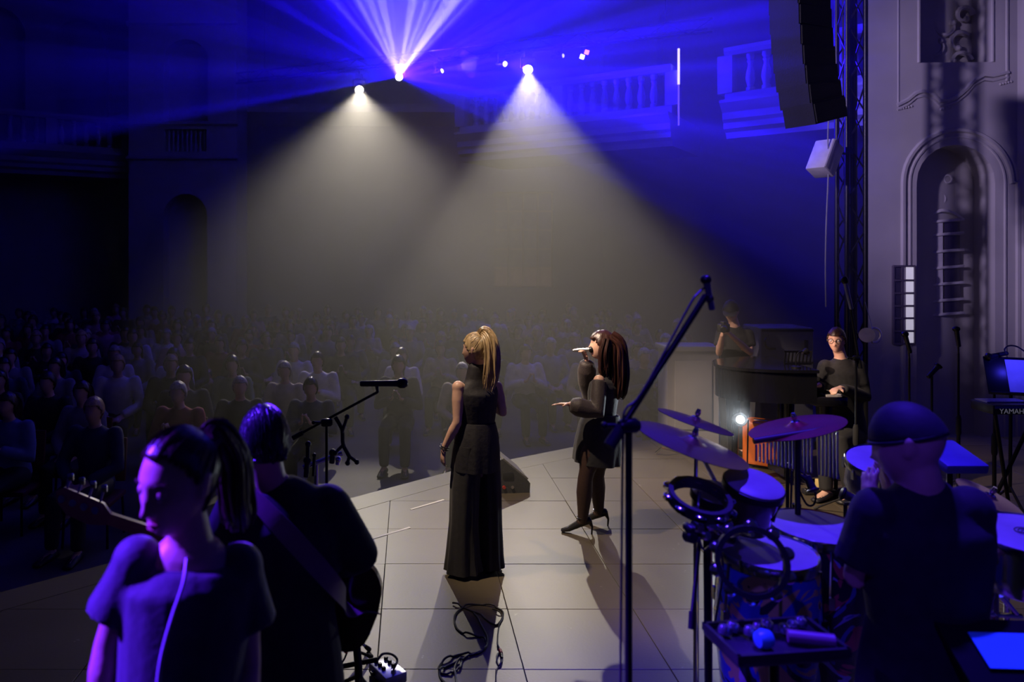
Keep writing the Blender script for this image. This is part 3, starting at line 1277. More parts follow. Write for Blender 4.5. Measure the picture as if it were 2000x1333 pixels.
def hair_cap(o, c, f, u, m, s=1.0, thick=0.014, hairline=0.045, side=-0.03, nape=-0.075, lump=0.25, name='hair'):
    """hair following the skull, open at the face; hairline height at the forehead, side and nape limits"""
    def keep(x, y, z):
        if y > .055:
            return z > hairline + .012
        if y > .012:
            return z > hairline - (.055 - y) * 1.3
        if y > -.02:
            return z > side
        return z > nape
    mb, L = head_shell(c, f, u, s, 40, 32, thick, keep, lump=lump)
    r = build(name, mb, m, o)
    sd = r.modifiers.new('thickness', 'SOLIDIFY')
    sd.thickness = thick * 0.9
    sd.offset = -1
    return r, L


def strands(mb, root_pts, path, n, r0, spread0, spread1, seed=1, wav=0.0, seg=5):
    """bundle of wavy locks along a path (list of points)"""
    rnd = random.Random(seed)
    path = spline(path, 5)
    N = len(path)
    for k in range(n):
        a = rnd.uniform(0, 2 * pi)
        q = math.sqrt(rnd.random())
        ph = rnd.uniform(0, 6)
        L_ = rnd.uniform(.8, 1.0)
        pts, rs = [], []
        M_ = max(4, int(N * L_))
        for i in range(M_):
            t = i / (N - 1)
            d = path[min(i + 1, N - 1)] - path[max(i - 1, 0)]
            x, y, _ = frame(d, (0, 1, 0.2))
            sp = spread0 + (spread1 - spread0) * math.sin(min(1, t * 1.5) * pi / 2)
            if t > .8:
                sp *= 1 - (t - .8) * 1.6
            wv_ = wav * math.sin(t * 9 + ph) * t
            pts.append(path[i] + x * (math.cos(a) * q * sp + wv_) + y * (math.sin(a) * q * sp + wv_ * .6))
            rs.append(r0 * (1 - .75 * max(0, (t - .55) / .45)))
        mb.tube(pts, rs, seg)


def hair_mat(name, col, rough=.4):
    m = mat(name, col, rough, var=.45, scale=30)
    t = m.node_tree
    nz = [n for n in t.nodes if n.type == 'TEX_NOISE'][0]
    mp = t.nodes.new('ShaderNodeMapping')
    mp.inputs['Scale'].default_value = (2.2, 2.2, .25)
    tc = [n for n in t.nodes if n.type == 'TEX_COORD'][0]
    t.links.new(tc.outputs['Object'], mp.inputs['Vector'])
    t.links.new(mp.outputs[0], nz.inputs['Vector'])
    bp = t.nodes.new('ShaderNodeBump')
    bp.inputs['Strength'].default_value = .5
    bp.inputs['Distance'].default_value = .006
    t.links.new(nz.outputs['Fac'], bp.inputs['Height'])
    t.links.new(bp.outputs['Normal'], t.nodes['Principled BSDF'].inputs['Normal'])
    return m


def comb(mb, L, anchors, n, infl=.012, r=.0030, seed=1, fz=.46, low=-.3, seg=4, ear=-9):
    """fine locks combed over the skull from the hairline to the nearest anchor (local head coordinates)"""
    rnd = random.Random(seed)
    R_ = V((.074 + infl, .099 + infl, .117 + infl))
    k = 0
    while k < n:
        th = rnd.uniform(-pi, pi)
        z = rnd.uniform(low, .98)
        q = math.sqrt(max(0, 1 - z * z))
        d = V((q * math.sin(th), q * math.cos(th), z))
        if (abs(d.x) > .72 and z < ear) or d.y > .45 and z < fz or (d.y > .05 and z < .28 - .0) or (d.y > -.25 and z < -.05):
            continue
        a = min(anchors, key=lambda p: (V(p) - d).length + rnd.uniform(0, .2))
        a = (V(a) + V((rnd.uniform(-.09, .09), rnd.uniform(-.05, .05), rnd.uniform(-.09, .09)))).normalized()
        pts = []
        N = 9
        for i in range(N):
            t = i / (N - 1)
            v = d.lerp(a, t)
            if v.length < .05:
                break
            v.normalize()
            bump = 1 + .025 * math.sin(pi * t) + rnd.uniform(-.006, .006)
            pts.append(L(v.x * R_.x * bump, v.y * R_.y * bump, v.z * R_.z * bump))
        if len(pts) > 3:
            mb.tube(pts, [r * .5] + [r] * (len(pts) - 2) + [r * .6], seg)
            k += 1


HAIR_BLOND = hair_mat('blond_hair', (0.40, 0.285, 0.15), 0.4)
HAIR_DARK = hair_mat('dark_brown_hair', (0.035, 0.018, 0.012), 0.35)
HAIR_RED = hair_mat('auburn_hair', (0.032, 0.012, 0.009), 0.35)
HAIR_BLACK = hair_mat('black_hair', (0.012, 0.011, 0.012), 0.3)
HAIR_GREY = hair_mat('grey_hair', (0.30, 0.28, 0.27), 0.5)

# ---------------------------------------------------------------- blond singer
Y0 = 5.49


def A(px, py, dy=0.0):
    return P(px, py, Y0 + dy)


J = dict(hd=A(929, 683), f=(-.85, .50, -.05), nk=A(932, 727), sl=A(895, 757, -.06), sr=A(970, 757, .06), ch=A(932, 785), wa=A(932, 832), pe=A(930, 872),
         el=A(893, 826, -.10), wl=A(867, 876, -.06), er=A(982, 806, .06), wr=A(950, 786, .32),
         hl=A(913, 885, -.03), hr=A(949, 885, .03), kl=A(908, 995, -.03), kr=A(954, 992, .05), al=A(905, 1094, -.03), ar=A(957, 1090, .05),
         tl=(-.4, .9), tr=(-.1, 1))
blond, L = human('person', J, 'blond ponytailed singer in a black sleeveless top and wide trousers, seen from behind', fem=True, voxel=0.009,
                 hands=dict(l=((-.12, .05, -1), (.8, .3, 0), .35, -1), r=((-.5, .5, .6), (-.6, -.4, .2), .9, 1)), base=V((A(930, 0).x, Y0, 0)))
M_TOPBLK = mat('black_crepe', (0.013, 0.012, 0.016), 0.7, var=0.25, scale=40, bump=0.2)
M_TRS = mat('black_flowing_fabric', (0.014, 0.0135, 0.016), 0.75, var=0.25, scale=30, bump=0.15, sheen=0.1)
shirt(blond, J, M_TOPBLK, sleeve=0, ease=0.013, low=A(931, 858), name='sleeveless_top', collar=0.045, fem=True, voxel=0.009)
mb = MB()
mb.loft([(A(932, 824), .136, .116), (A(931, 846), .160, .138), (A(930, 880), .174, .150), (A(929, 915), .178, .156)], (.9, .42, 0), 44, caps=False, fold=.05, nfold=9)
build('peplum', mb, M_TOPBLK, blond)
for nm, pts in (('l', [(A(914, 868, -.03), .10, .12), (A(908, 950, -.03), .100, .118), (A(906, 1020, -.03), .098, .11), (A(905, 1085, -.03), .118, .12), (A(906, 1113, -.03), .132, .13)]),
                ('r', [(A(948, 868, .05), .095, .12), (A(953, 950, .05), .088, .115), (A(955, 1020, .05), .085, .11), (A(956, 1080, .05), .092, .115), (A(957, 1104, .05), .098, .12)])):
    mb = MB()
    mb.loft(pts, (.9, .42, 0), 48, caps=False, fold=.13, nfold=8, ph=1.3 if nm == 'l' else .2)
    build('trouser_leg', mb, M_TRS, blond)
shoes(blond, J, mat('black_leather', (0.012, 0.012, 0.012), 0.3))
hair, HL = hair_cap(blond, J['hd'], J['f'], (0, 0, 1), HAIR_BLOND, .97, .010, .045, -.02, -.07)
mb = MB()
strands(mb, None, [A(936, 652, .02), A(948, 648, -.05), A(958, 668, -.12), A(961, 705, -.14), A(959, 740, -.13), A(952, 770, -.12)], 70, .008, .02, .055, 3, .014)
build('ponytail', mb, HAIR_BLOND, hair)
mb = MB()
comb(mb, HL, [(0, -.62, .78)], 170, .008, .0028, 2)
build('combed_hair', mb, HAIR_BLOND, hair)
mb = MB()
mb.torus(A(937, 655, 0.0), (.5, -.6, .6), .022, .008, 16, 6)
build('hair_tie', mb, M_BLACKCLOTH, hair)
for q in (872, 876):
    mb = MB()
    mb.torus(A(869 - (q - 872) * .4, q, -.065), (-.4, .2, -1), .031, .004, 20, 6)
    build('bracelet', mb, M_BLACKPLASTIC, blond)

# ---------------------------------------------------------------- dark-haired singer with microphone
Y0 = 6.30
J = dict(hd=A(1176, 676), f=(-.93, .30, .10), nk=A(1182, 722), sl=A(1170, 744, -.14), sr=A(1196, 742, .14), ch=A(1178, 770), wa=A(1176, 808), pe=A(1170, 848),
         el=A(1166, 806, -.22), wl=A(1112, 790, -.20), er=A(1146, 772, .16), wr=A(1146, 703, .05),
         hl=A(1160, 862, -.08), hr=A(1174, 862, .08), kl=A(1143, 936, -.10), kr=A(1166, 930, .12), al=A(1138, 1014, -.06), ar=A(1170, 998, .14),
         tl=(-.95, .2), tr=(-.9, .35))
dark, L = human('person', J, 'dark-haired singer in a short black dress and heels, microphone at her mouth', fem=True, voxel=0.009, feet=False,
                hands=dict(l=((-1, .05, .0), (0, -.2, -1), .12, 1), r=((-.35, -.2, .85), (-.9, -.3, -.3), .95, 1)), base=V((A(1150, 0).x, Y0, 0)))
M_DRESS = mat('black_chiffon', (0.013, 0.013, 0.015), 0.65, var=0.25, scale=40, bump=0.25, sheen=0.15)
M_SHEER = mat('sheer_black_sleeve', (0.026, 0.017, 0.018), 0.6, var=0.45, scale=160, bump=0.3, sheen=0.15)


def puff(mb_):
    pass


shirt(dark, J, M_DRESS, sleeve=0, ease=0.02, low=A(1174, 835), name='dress_bodice', fem=True, voxel=0.01, collar=0.02)
mb = MB()
mb.loft([(A(1176, 806), .142, .140), (A(1172, 832), .178, .170), (A(1168, 865), .196, .186), (A(1165, 890), .196, .188), (A(1164, 902), .194, .188)], (.5, .85, 0), 48, caps=False, fold=.06, nfold=8, ph=.7)
build('skirt', mb, M_DRESS, dark)
for a, b, c in (('sl', 'el', 'wl'), ('sr', 'er', 'wr')):
    mb = MB()
    a, b, c = V(J[a]), V(J[b]), V(J[c])
    mb.tube([a, a.lerp(b, .45), b, b.lerp(c, .35), b.lerp(c, .70), b.lerp(c, .92), b.lerp(c, .99)], [.060, .064, .066, .072, .078, .058, .030], 16)
    s_ = build('sleeve', mb, M_SHEER, dark)
    remesh(s_, .010, 3)
M_TIGHTS = mat('dark_sheer_tights', (0.045, 0.024, 0.019), 0.5, var=0.15, scale=60)
for q in 'lr':
    mb = MB()
    h, k, a = (V(J[x + q]) for x in 'hka')
    limb(mb, h, k, a - V((0, 0, .03)), .092, .060, .060, .038)
    mb.ball(a - V((0, 0, .03)) + V(J['t' + q] + (0,)) * .02, .034, 10, 8)
    build('stocking', mb, M_TIGHTS, dark)
M_HEEL = mat('black_patent_leather', (0.02, 0.019, 0.02), 0.18)
for q in 'lr':
    a = V(J['a' + q])
    d = V((J['t' + q][0], J['t' + q][1], 0)).normalized()
    lt = d.cross(V((0, 0, 1)))
    g = V((a.x, a.y, 0))
    mb = MB()
    mb.loft([(g - d * .055 + V((0, 0, .115)), .026, .030), (g - d * .01 + V((0, 0, .100)), .030, .034), (g + d * .06 + V((0, 0, .060)), .034, .026),
             (g + d * .115 + V((0, 0, .030)), .037, .020), (g + d * .165 + V((0, 0, .016)), .028, .013)], lt, 14)
    sh_ = build('shoe', mb, M_HEEL, dark)
    mb = MB()
    mb.tube([g - d * .055 + V((0, 0, .10)), g - d * .075 + V((0, 0, .06)), g - d * .072 + V((0, 0, .0))], [.020, .009, .006], 10)
    build('heel', mb, M_HEEL, sh_)
    mb = MB()
    mb.torus(a + V((0, 0, .035)) * .3 + d * .005, (0, 0, 1), .040, .006, 20, 6)
    build('ankle_strap', mb, M_HEEL, sh_)
hair, HL = hair_cap(dark, J['hd'], J['f'], (0, 0, 1), HAIR_RED, .98, .020, .045, -.06, -.11)
mb = MB()
strands(mb, None, [HL(0, -.05, .09), HL(0, -.115, .03), HL(.0, -.135, -.10), HL(.0, -.15, -.24), HL(.0, -.15, -.36), HL(0, -.15, -.44)], 110, .010, .05, .088, 5, .012)
strands(mb, None, [HL(-.06, -.03, .07), HL(-.085, -.02, -.03), HL(-.088, -.03, -.14), HL(-.085, -.05, -.26)], 40, .009, .03, .04, 6, .01)
build('long_hair', mb, HAIR_RED, hair)

mic = thing('microphone', 'handheld microphone held to the mouth of the dark-haired singer', 'microphone', A(1136, 681, .02))
a, b = A(1119, 685, .04), A(1157, 683, .0)
d = (b - a).normalized()
mb = MB()
mb.lathe([(.009, 0), (.013, .01), (.0155, .06), (.017, .125), (.019, .13)], a, d, 14)
build('handle', mb, mat('silver_grey_metal', (.32, .31, .31), .3, .8), mic)
mb = MB()
mb.lathe([(.019, .13), (.025, .14), (.026, .155), (.020, .175), (.008, .183)], a, d, 14)
build('grille', mb, M_BLACKMETAL, mic)

# ---------------------------------------------------------------- backing singer close to the camera
Y0 = 1.73
RISER = 0.20
mb = MB()
mb.box((-.62, 1.55, RISER / 2), (1.3, 1.1, RISER), bev=.01)
tag(build('riser', mb, mat('black_painted_wood', (.03, .03, .03), .6), None, None, False), 'low black wooden riser under the smiling backing singer', 'riser')
J = dict(hd=A(350, 938), f=(-.52, -.82, -.20), nk=A(375, 1062, .03), sl=A(468, 1108, .06), sr=A(268, 1096, .0), ch=A(368, 1190, .02), wa=A(352, 1330), pe=A(345, 1465),
         er=A(212, 1262, .0), wr=A(185, 1430, -.04), el=A(482, 1290, .06), wl=A(470, 1455, .02),
         hl=A(405, 1490), hr=A(285, 1490), kl=A(405, 1900, -.02), kr=A(285, 1900, -.02), al=A(405, 2200, .02), ar=A(285, 2200, .02), tl=(.1, -1), tr=(-.1, -1))
for q in ('al', 'ar'):
    J[q] = V((J[q].x, J[q].y, RISER + .085))
for q in ('kl', 'kr'):
    J[q] = V((J[q].x, J[q].y, RISER + .52))
UPV = V((.10, .10, 1)).normalized()
back, L = human('person', J, 'smiling backing singer in a dark T-shirt, closest to the camera, lit blue', fem=True, voxel=0.0065,
                hands=dict(l=((0, -.1, -1), (.2, 0, 0), .3, -1), r=((0, -.1, -1), (.9, 0, 0), .3, 1)), face_u=UPV, base=V((A(345, 0).x, Y0, RISER)), s=1.0,
                hres=(84, 72))
M_TEE = mat('dark_navy_jersey', (0.03, 0.03, 0.04), 0.75, var=0.2, scale=30, bump=0.25, sheen=0.2)


def flutter(mb_):
    for q, w_ in (('r', -1), ('l', 1)):
        a, b = V(J['s' + q]), V(J['e' + q])
        e = a.lerp(b, .62) + V((w_ * .012, 0, 0))
        mb_.tube([a, a.lerp(e, .5), e], [.052, .057, .067], 14)


shirt(back, J, M_TEE, sleeve=.3, ease=.011, low=A(335, 1560), name='t_shirt', fem=True, voxel=.009, flare=.03, extra=flutter, neck=.12)
mb = MB()
mb.loft([(A(338, 1530), .21, .16), (V((A(338, 0).x, Y0, .85)), .25, .2), (V((A(338, 0).x, Y0, .55)), .28, .23)], (1, 0, 0), 48, caps=False, fold=.08, nfold=9)
build('skirt', mb, M_TEE, back)
shoes(back, J, M_BLACKPLASTIC)
mb = MB()
ylow = -.155
mb.tube([A(365, 1092, -.10), A(358, 1140, -.135), A(338, 1200, -.152), A(318, 1270, -.160), A(308, 1333, -.165), A(304, 1420, -.17)], .004, 6, smooth=5)
build('cord', mb, mat('grey_blue_cord', (.35, .36, .42), .5), back)
hair, HL = hair_cap(back, J['hd'], J['f'], UPV, HAIR_DARK, .97, .009, .080, .012, -.08, .12)
mb = MB()
strands(mb, None, [HL(0, -.095, .065), HL(.0, -.135, .06), HL(0, -.165, -.01), HL(0, -.165, -.09), HL(0, -.16, -.17), HL(0, -.15, -.22)], 90, .006, .022, .042, 8, .008)
build('ponytail', mb, HAIR_DARK, hair)
mb = MB()
comb(mb, HL, [(0, -.8, .58)], 300, .007, .0019, 4, fz=.66)
build('combed_hair', mb, HAIR_DARK, hair)
for sx in (-1, 1):
    mb = MB()
    mb.tube([HL(sx * .022, .089, .030), HL(sx * .034, .088, .034), HL(sx * .047, .078, .030)], .0032, 6, smooth=4)
    build('eyebrow', mb, HAIR_DARK, back)
mb = MB()
mb.tube([HL(-.020, .086, -.066), HL(-.009, .094, -.0625), HL(0, .096, -.064), HL(.009, .094, -.0625), HL(.020, .086, -.066)], [.0015, .004, .0042, .004, .0015], 8)
mb.tube([HL(-.019, .086, -.069), HL(-.008, .093, -.074), HL(.008, .093, -.074), HL(.019, .086, -.069)], [.0015, .0048, .0048, .0015], 8)
build('lips', mb, mat('lip_colour', (.42, .13, .12), .35), back)
for sx in (-1, 1):
    mb = MB()
    mb.ball(HL(sx * .031, .0745, .0105), .0125, 14, 10)
    build('eyelid', mb, M_SKIN, back)
    mb = MB()
    mb.tube([HL(sx * .021, .0835, .006), HL(sx * .031, .0875, .004), HL(sx * .042, .0815, .007)], .0014, 6, smooth=4)
    build('eyelash', mb, HAIR_BLACK, back)

# ---------------------------------------------------------------- bass player seen from behind
Y0 = 2.5
J = dict(hd=A(517, 864), f=(-.42, .90, -.12), nk=A(530, 944), sl=A(468, 992, -.03), sr=A(640, 990, .03), ch=A(556, 1060), wa=A(560, 1200), pe=A(562, 1320),
         er=A(700, 1082, .06), wr=A(655, 1098, .27), el=A(410, 1100, .20), wl=A(345, 1062, .38),
         hl=A(520, 1340), hr=A(606, 1340), kl=V((A(515, 0).x, Y0, .50)), kr=V((A(612, 0).x, Y0, .50)), al=V((A(510, 0).x, Y0, .085)), ar=V((A(615, 0).x, Y0 + .03, .085)),
         tl=(-.4, .9), tr=(.1, 1))
bass_p, L = human('person', J, 'bass player in a black jacket seen from behind, strap over his shoulder', voxel=.0085, s=.97,
                  hands=dict(l=((-.4, .5, .7), (.3, -.8, .2), .8, 1), r=((-.75, .2, -.3), (0, -.9, -.3), .6, -1)), base=V((A(560, 0).x, Y0, 0)))
shirt(bass_p, J, M_BLACKCLOTH, sleeve=1.92, ease=.028, low=A(562, 1345), name='jacket', voxel=.010, neck=.5)
trousers(bass_p, J, mat('black_trouser_cloth', (.012, .012, .013), .8))
shoes(bass_p, J, M_BLACKPLASTIC)
hair, HL = hair_cap(bass_p, J['hd'], J['f'], (0, 0, 1), HAIR_BLACK, .98, .009, .05, .03, -.055, .15)
mb = MB()
comb(mb, HL, [(0, -.93, -.40), (-.35, -.85, -.35), (.35, -.85, -.35)], 300, .008, .0022, 9, low=-.42, ear=.22)
build('combed_hair', mb, HAIR_BLACK, hair)
gl = MB()
for sx in (-1, 1):
    gl.torus(HL(sx * .033, .098, .008), J['f'], .024, .002, 20, 5)
    gl.tube([HL(sx * .057, .09, .010), HL(sx * .080, .02, .012), HL(sx * .081, -.02, .002)], .0022, 5)
gl.tube([HL(-.010, .1, .008), HL(.010, .1, .008)], .002, 5)
build('glasses', gl, M_BLACKPLASTIC, bass_p)

bassg = thing('bass_guitar', 'bass guitar with wooden headstock, held by the bass player', 'guitar', A(640, 1150, .22))
B0 = A(650, 1165, .215)               # bridge side
B1 = A(100, 978, .32)                 # tip of the headstock
nd = (B1 - B0).normalized()
nn = V((0.12, 1, -.10))
nn = (nn - nd * nn.dot(nd)).normalized()      # front of the guitar (away from the player)
nb = nd.cross(nn)
if nb.z < 0:
    nb = -nb


def BP(u, v, w=0.0):
    return B0 + nd * u + nb * v + nn * w


out = [(-.17, 0), (-.155, .09), (-.10, .145), (-.02, .155), (.07, .12), (.13, .115), (.20, .15), (.265, .165), (.29, .13), (.24, .09), (.20, .04),
       (.20, -.03), (.23, -.08), (.235, -.12), (.19, -.145), (.12, -.125), (.05, -.115), (-.03, -.15), (-.10, -.16), (-.155, -.11)]
sp_ = spline([V((a, b, 0)) for a, b in out] + [V((out[0][0], out[0][1], 0))], 3)[:-1]
mb = MB()
mb.prism([BP(p.x, p.y) for p in sp_], nn * -.02, nn * .02)
bd_ = build('body', mb, mat('dark_sunburst_lacquer', (.05, .014, .010), .2, var=.4, scale=5, coat=.6), bassg)
mb = MB()
mb.prism([BP(.12, .028), BP(.12, -.028), BP(.62, -.021), BP(.62, .021)], nn * .005, nn * .030)
NECKLEN = (B1 - B0).length - .22
mb = MB()
mb.prism([BP(.12, .029), BP(.12, -.029), BP(NECKLEN, -.020), BP(NECKLEN, .020)], nn * .004, nn * .030)
build('neck', mb, mat('maple_neck', (.42, .24, .10), .35, var=.15, scale=6), bassg)
mb = MB()
hs = [(NECKLEN - .01, .020), (NECKLEN + .03, .048), (NECKLEN + .19, .058), (NECKLEN + .215, .035), (NECKLEN + .20, .0), (NECKLEN + .15, -.032), (NECKLEN + .06, -.040), (NECKLEN + .02, -.030), (NECKLEN - .01, -.020)]
mb.prism([BP(a, b) for a, b in hs], nn * .002, nn * .018)
hst = build('headstock', mb, mat('maple_headstock', (.33, .17, .09), .35, var=.15, scale=6), bassg)
for k in range(4):
    mb = MB()
    u = NECKLEN + .045 + k * .045
    mb.tube([BP(u, .05, .01), BP(u, .085, .01)], .0045, 8)
    mb.box(BP(u, .098, .01), (.022, .010, .028), bev=.004)
    mb.lathe([(.014, -.012), (.014, .002)], BP(u, .020, .0), nn, 12)
    build('tuning_peg', mb, M_CHROME, hst)
for k in range(4):
    mb = MB()
    v = (k - 1.5) * .011
    mb.tube([BP(-.08, v * 1.3, .034), BP(NECKLEN, v, .034), BP(NECKLEN + .045 + k * .045, .02, .024)], .0013, 5)
    build('string', mb, M_CHROME, bassg)
for k in range(20):
    mb = MB()
    u = NECKLEN - (NECKLEN - .15) * (1 - 2 ** (-k / 12)) * 1.1
    mb.box(BP(u, 0, .0305), (.003, .003, .044), rot=Matrix((nd, nn, nb)).transposed())
    build('fret', mb, M_CHROME, bassg)
mb = MB()
mb.box(BP(-.08, 0, .026), (.05, .02, .075), rot=Matrix((nd, nn, nb)).transposed(), bev=.003)
build('bridge', mb, M_CHROME, bassg)
mb = MB()
mb.box(BP(.04, 0, .024), (.05, .014, .08), rot=Matrix((nd, nn, nb)).transposed(), bev=.003)
build('pickup', mb, M_BLACKPLASTIC, bassg)
# strap: over the left shoulder, across the back to the lower bout
pts = spline([BP(.28, .13, -.01), A(455, 985, .12), A(474, 955, .03), A(490, 968, -.10), A(540, 1020, -.175), A(600, 1085, -.185), A(645, 1135, -.14), A(672, 1168, -.03), A(680, 1190, .12), BP(-.165, .0, -.01)], 5)
mb = MB()
rings = []
for i, p in enumerate(pts):
    t = (pts[min(i + 1, len(pts) - 1)] - pts[max(i - 1, 0)]).normalized()
    outw = p - V((A(560, 0).x, Y0, p.z))
    if outw.length < .02:
        outw = V((0, -1, 0))
    if i < 14:
        outw = outw + V((0, 0, .25 if 4 < i < 13 else 0))
    x, y, _ = frame(t, outw)
    rings.append([p + y * .030 + x * .002, p - y * .030 + x * .002, p - y * .030 - x * .002, p + y * .030 - x * .002])
mb.rings(rings)
build('strap', mb, mat('brown_leather_strap', (.16, .09, .10), .55, var=.2), bassg)

# ---------------------------------------------------------------- percussionist clapping
Y0 = 2.35
J = dict(hd=A(1776, 866), f=(-.72, .62, -.28), nk=A(1800, 938, -.02), sl=A(1712, 998, .02), sr=A(1892, 996, -.02), ch=A(1806, 1075), wa=A(1808, 1210), pe=A(1806, 1320),
         el=A(1672, 1128, .04), wl=A(1700, 1002, .28), er=A(1850, 1120, .26), wr=A(1742, 985, .34),
         hl=A(1765, 1340), hr=A(1850, 1340), kl=V((A(1765, 0).x, Y0, .5)), kr=V((A(1850, 0).x, Y0, .5)), al=V((A(1755, 0).x, Y0, .085)), ar=V((A(1860, 0).x, Y0, .085)), tl=(-.3, .9), tr=(.2, 1))
perc, L = human('person', J, 'percussionist in a black T-shirt and cap clapping his hands, seen from behind', voxel=.0085, s=1.02,
                hands=dict(l=((.1, .25, 1), (1, .1, .1), .12, -1), r=((-.25, .05, 1), (-1, .2, 0), .15, 1)), base=V((A(1806, 0).x, Y0, 0)))
shirt(perc, J, M_BLACKCLOTH, sleeve=.82, ease=.024, low=A(1806, 1360), voxel=.010, name='t_shirt', w=1.06)
trousers(perc, J, MATS['black_trouser_cloth'])
shoes(perc, J, M_BLACKPLASTIC)


def keepcap(x, y, z):
    return z > .018 + .1 * max(0, y) * .2


mb, CL = head_shell(J['hd'], J['f'], (0, 0, 1), 1.0, 40, 32, .010, keepcap)
cap = build('cap', mb, mat('black_cap_cotton', (.014, .014, .018), .7, scale=30, bump=.2), perc)
md = cap.modifiers.new('thickness', 'SOLIDIFY')
md.thickness = .008
mb = MB()
mb.tube([CL(.080 * math.cos(a), .105 * math.sin(a) + (.001), .018) for a in [2 * pi * k / 24 for k in range(24)]], .006, 6, close=True, cap=False)
build('cap_band', mb, MATS['black_cap_cotton'], cap)

# ---------------------------------------------------------------- pianist and photographer (rear of the stage)
Y0 = 7.5
J = dict(hd=A(1634, 664), f=(-.62, -.76, -.16), nk=A(1642, 698), sl=A(1676, 716, -.05), sr=A(1612, 716, .05), ch=A(1646, 748), wa=A(1652, 800), pe=A(1654, 845),
         er=A(1596, 770, .0), wr=A(1600, 752, -.2), el=A(1690, 775, -.1), wl=A(1640, 758, -.3),
         hl=A(1668, 852, -.05), hr=A(1638, 852, -.05), kl=A(1640, 860, -.40), kr=A(1610, 860, -.35), al=V((4.05, 7.05, .085)), ar=V((3.85, 7.1, .085)), tl=(-.8, -.5), tr=(-.8, -.5))
pian, L = human('person', J, 'pianist with glasses in black, seated behind the black piano', voxel=.012, s=1.0, eyes=True,
                hands=dict(l=((-.8, -.5, -.1), (0, 0, -1), .5, 1), r=((-.9, -.4, -.1), (0, 0, -1), .5, -1)), base=V((A(1654, 0).x, Y0, 0)), hres=(56, 44))
shirt(pian, J, M_BLACKCLOTH, sleeve=1.9, ease=.02, voxel=.014)
trousers(pian, J, MATS['black_trouser_cloth'])
shoes(pian, J, M_BLACKPLASTIC)
hair, HL = hair_cap(pian, J['hd'], J['f'], (0, 0, 1), HAIR_DARK, .99, .012, .05, -.03, -.08)
gl = MB()
for sx in (-1, 1):
    gl.torus(HL(sx * .033, .100, .008), J['f'], .023, .0025, 18, 5)
    gl.tube([HL(sx * .057, .09, .010), HL(sx * .080, .0, .010)], .0022, 5)
gl.tube([HL(-.010, .1, .008), HL(.010, .1, .008)], .002, 5)
build('glasses', gl, M_BLACKMETAL, pian)
st = thing('piano_stool', 'black padded stool under the pianist', 'stool', V((A(1654, 0).x, Y0, 0)))
mb = MB()
mb.box(V((A(1654, 0).x, Y0, .36)), (.46, .36, .09), bev=.02)
build('seat', mb, M_BLACKCLOTH, st)
for sx in (-1, 1):
    for sy in (-1, 1):
        mb = MB()
        mb.tube([V((A(1654, 0).x + sx * .18, Y0 + sy * .13, 0)), V((A(1654, 0).x + sx * .17, Y0 + sy * .12, .32))], .018, 8)
        build('leg', mb, M_BLACKMETAL, st)

Y0 = 8.6
J = dict(hd=A(1428, 608), f=(-.45, -.80, -.42), nk=A(1434, 634), sl=A(1460, 652, .0), sr=A(1410, 652, .03), ch=A(1436, 680), wa=A(1436, 722), pe=A(1434, 760),
         el=A(1466, 690, -.08), wl=A(1424, 652, -.32), er=A(1404, 690, -.05), wr=A(1411, 654, -.33),
         hl=A(1446, 770), hr=A(1422, 770), kl=A(1448, 828), kr=A(1420, 828), al=V((A(1449, 0).x, 8.6, .085)), ar=V((A(1418, 0).x, 8.6, .085)), tl=(.2, -1), tr=(-.3, -1))
phot, L = human('person', J, 'photographer in a black T-shirt and cap looking down at his camera', voxel=.013, s=1.0,
                hands=dict(l=((-.75, -.3, .35), (-.2, .3, 1), .7, 1), r=((.1, -.2, 1), (.9, .1, 0), .7, -1)), base=V((A(1434, 0).x, 8.6, 0)), hres=(56, 44))
shirt(phot, J, M_BLACKCLOTH, sleeve=.65, ease=.02, voxel=.015, name='t_shirt')
trousers(phot, J, MATS['black_trouser_cloth'])
shoes(phot, J, M_BLACKPLASTIC)
mb, CL = head_shell(J['hd'], J['f'], (0, 0, 1), 1.0, 36, 28, .016, lambda x, y, z: z > .03)
cap = build('cap', mb, MATS['black_cap_cotton'], phot)
cap.modifiers.new('thickness', 'SOLIDIFY').thickness = .006
mb = MB()
mb.loft([(CL(0, .08, .042), .075, .004), (CL(0, .13, .034), .07, .004), (CL(0, .165, .024), .045, .004)], V(J['f']).cross(V((0, 0, 1))), 14)
build('brim', mb, MATS['black_cap_cotton'], cap)
cm = thing('camera_body', 'black camera held by the photographer at chest height', 'camera', A(1413, 640, -.40))
c0 = A(1413, 641, -.40)
mb = MB()
mb.box(c0, (.135, .06, .09), rot=.4, bev=.012)
mb.box(c0 + V((0, 0, .055)), (.05, .05, .03), rot=.4, bev=.008)
build('body', mb, M_BLACKPLASTIC, cm)
mb = MB()
mb.lathe([(.036, 0), (.038, .03), (.034, .08), (.028, .085)], c0 + V((-.01, -.03, 0)), (-.4, -.92, -.1), 18)
build('lens', mb, M_BLACKMETAL, cm)


# ================================================================ INSTRUMENTS AND STAGE GEAR
def mic_body(parent, a, b, r=.012, name='microphone', m=None, grille=True):
    """microphone lying from a (tail) to b (grille end)"""
    a, b = V(a), V(b)
    d = b - a
    L_ = d.length
    mb = MB()
    mb.lathe([(r * .7, 0), (r, L_ * .03), (r * 1.05, L_ * .5), (r * 1.15, L_ * .76), (r * 1.35, L_ * .80)], a, d, 14)
    o = build(name, mb, m or M_BLACKPLASTIC, parent)
    mb = MB()
    mb.lathe([(r * 1.4, L_ * .79), (r * 1.75, L_ * .84), (r * 1.75, L_ * .92), (r * 1.2, L_ * .98), (r * .4, L_)], a, d, 14)
    build('grille', mb, M_BLACKMETAL, o)
    return o


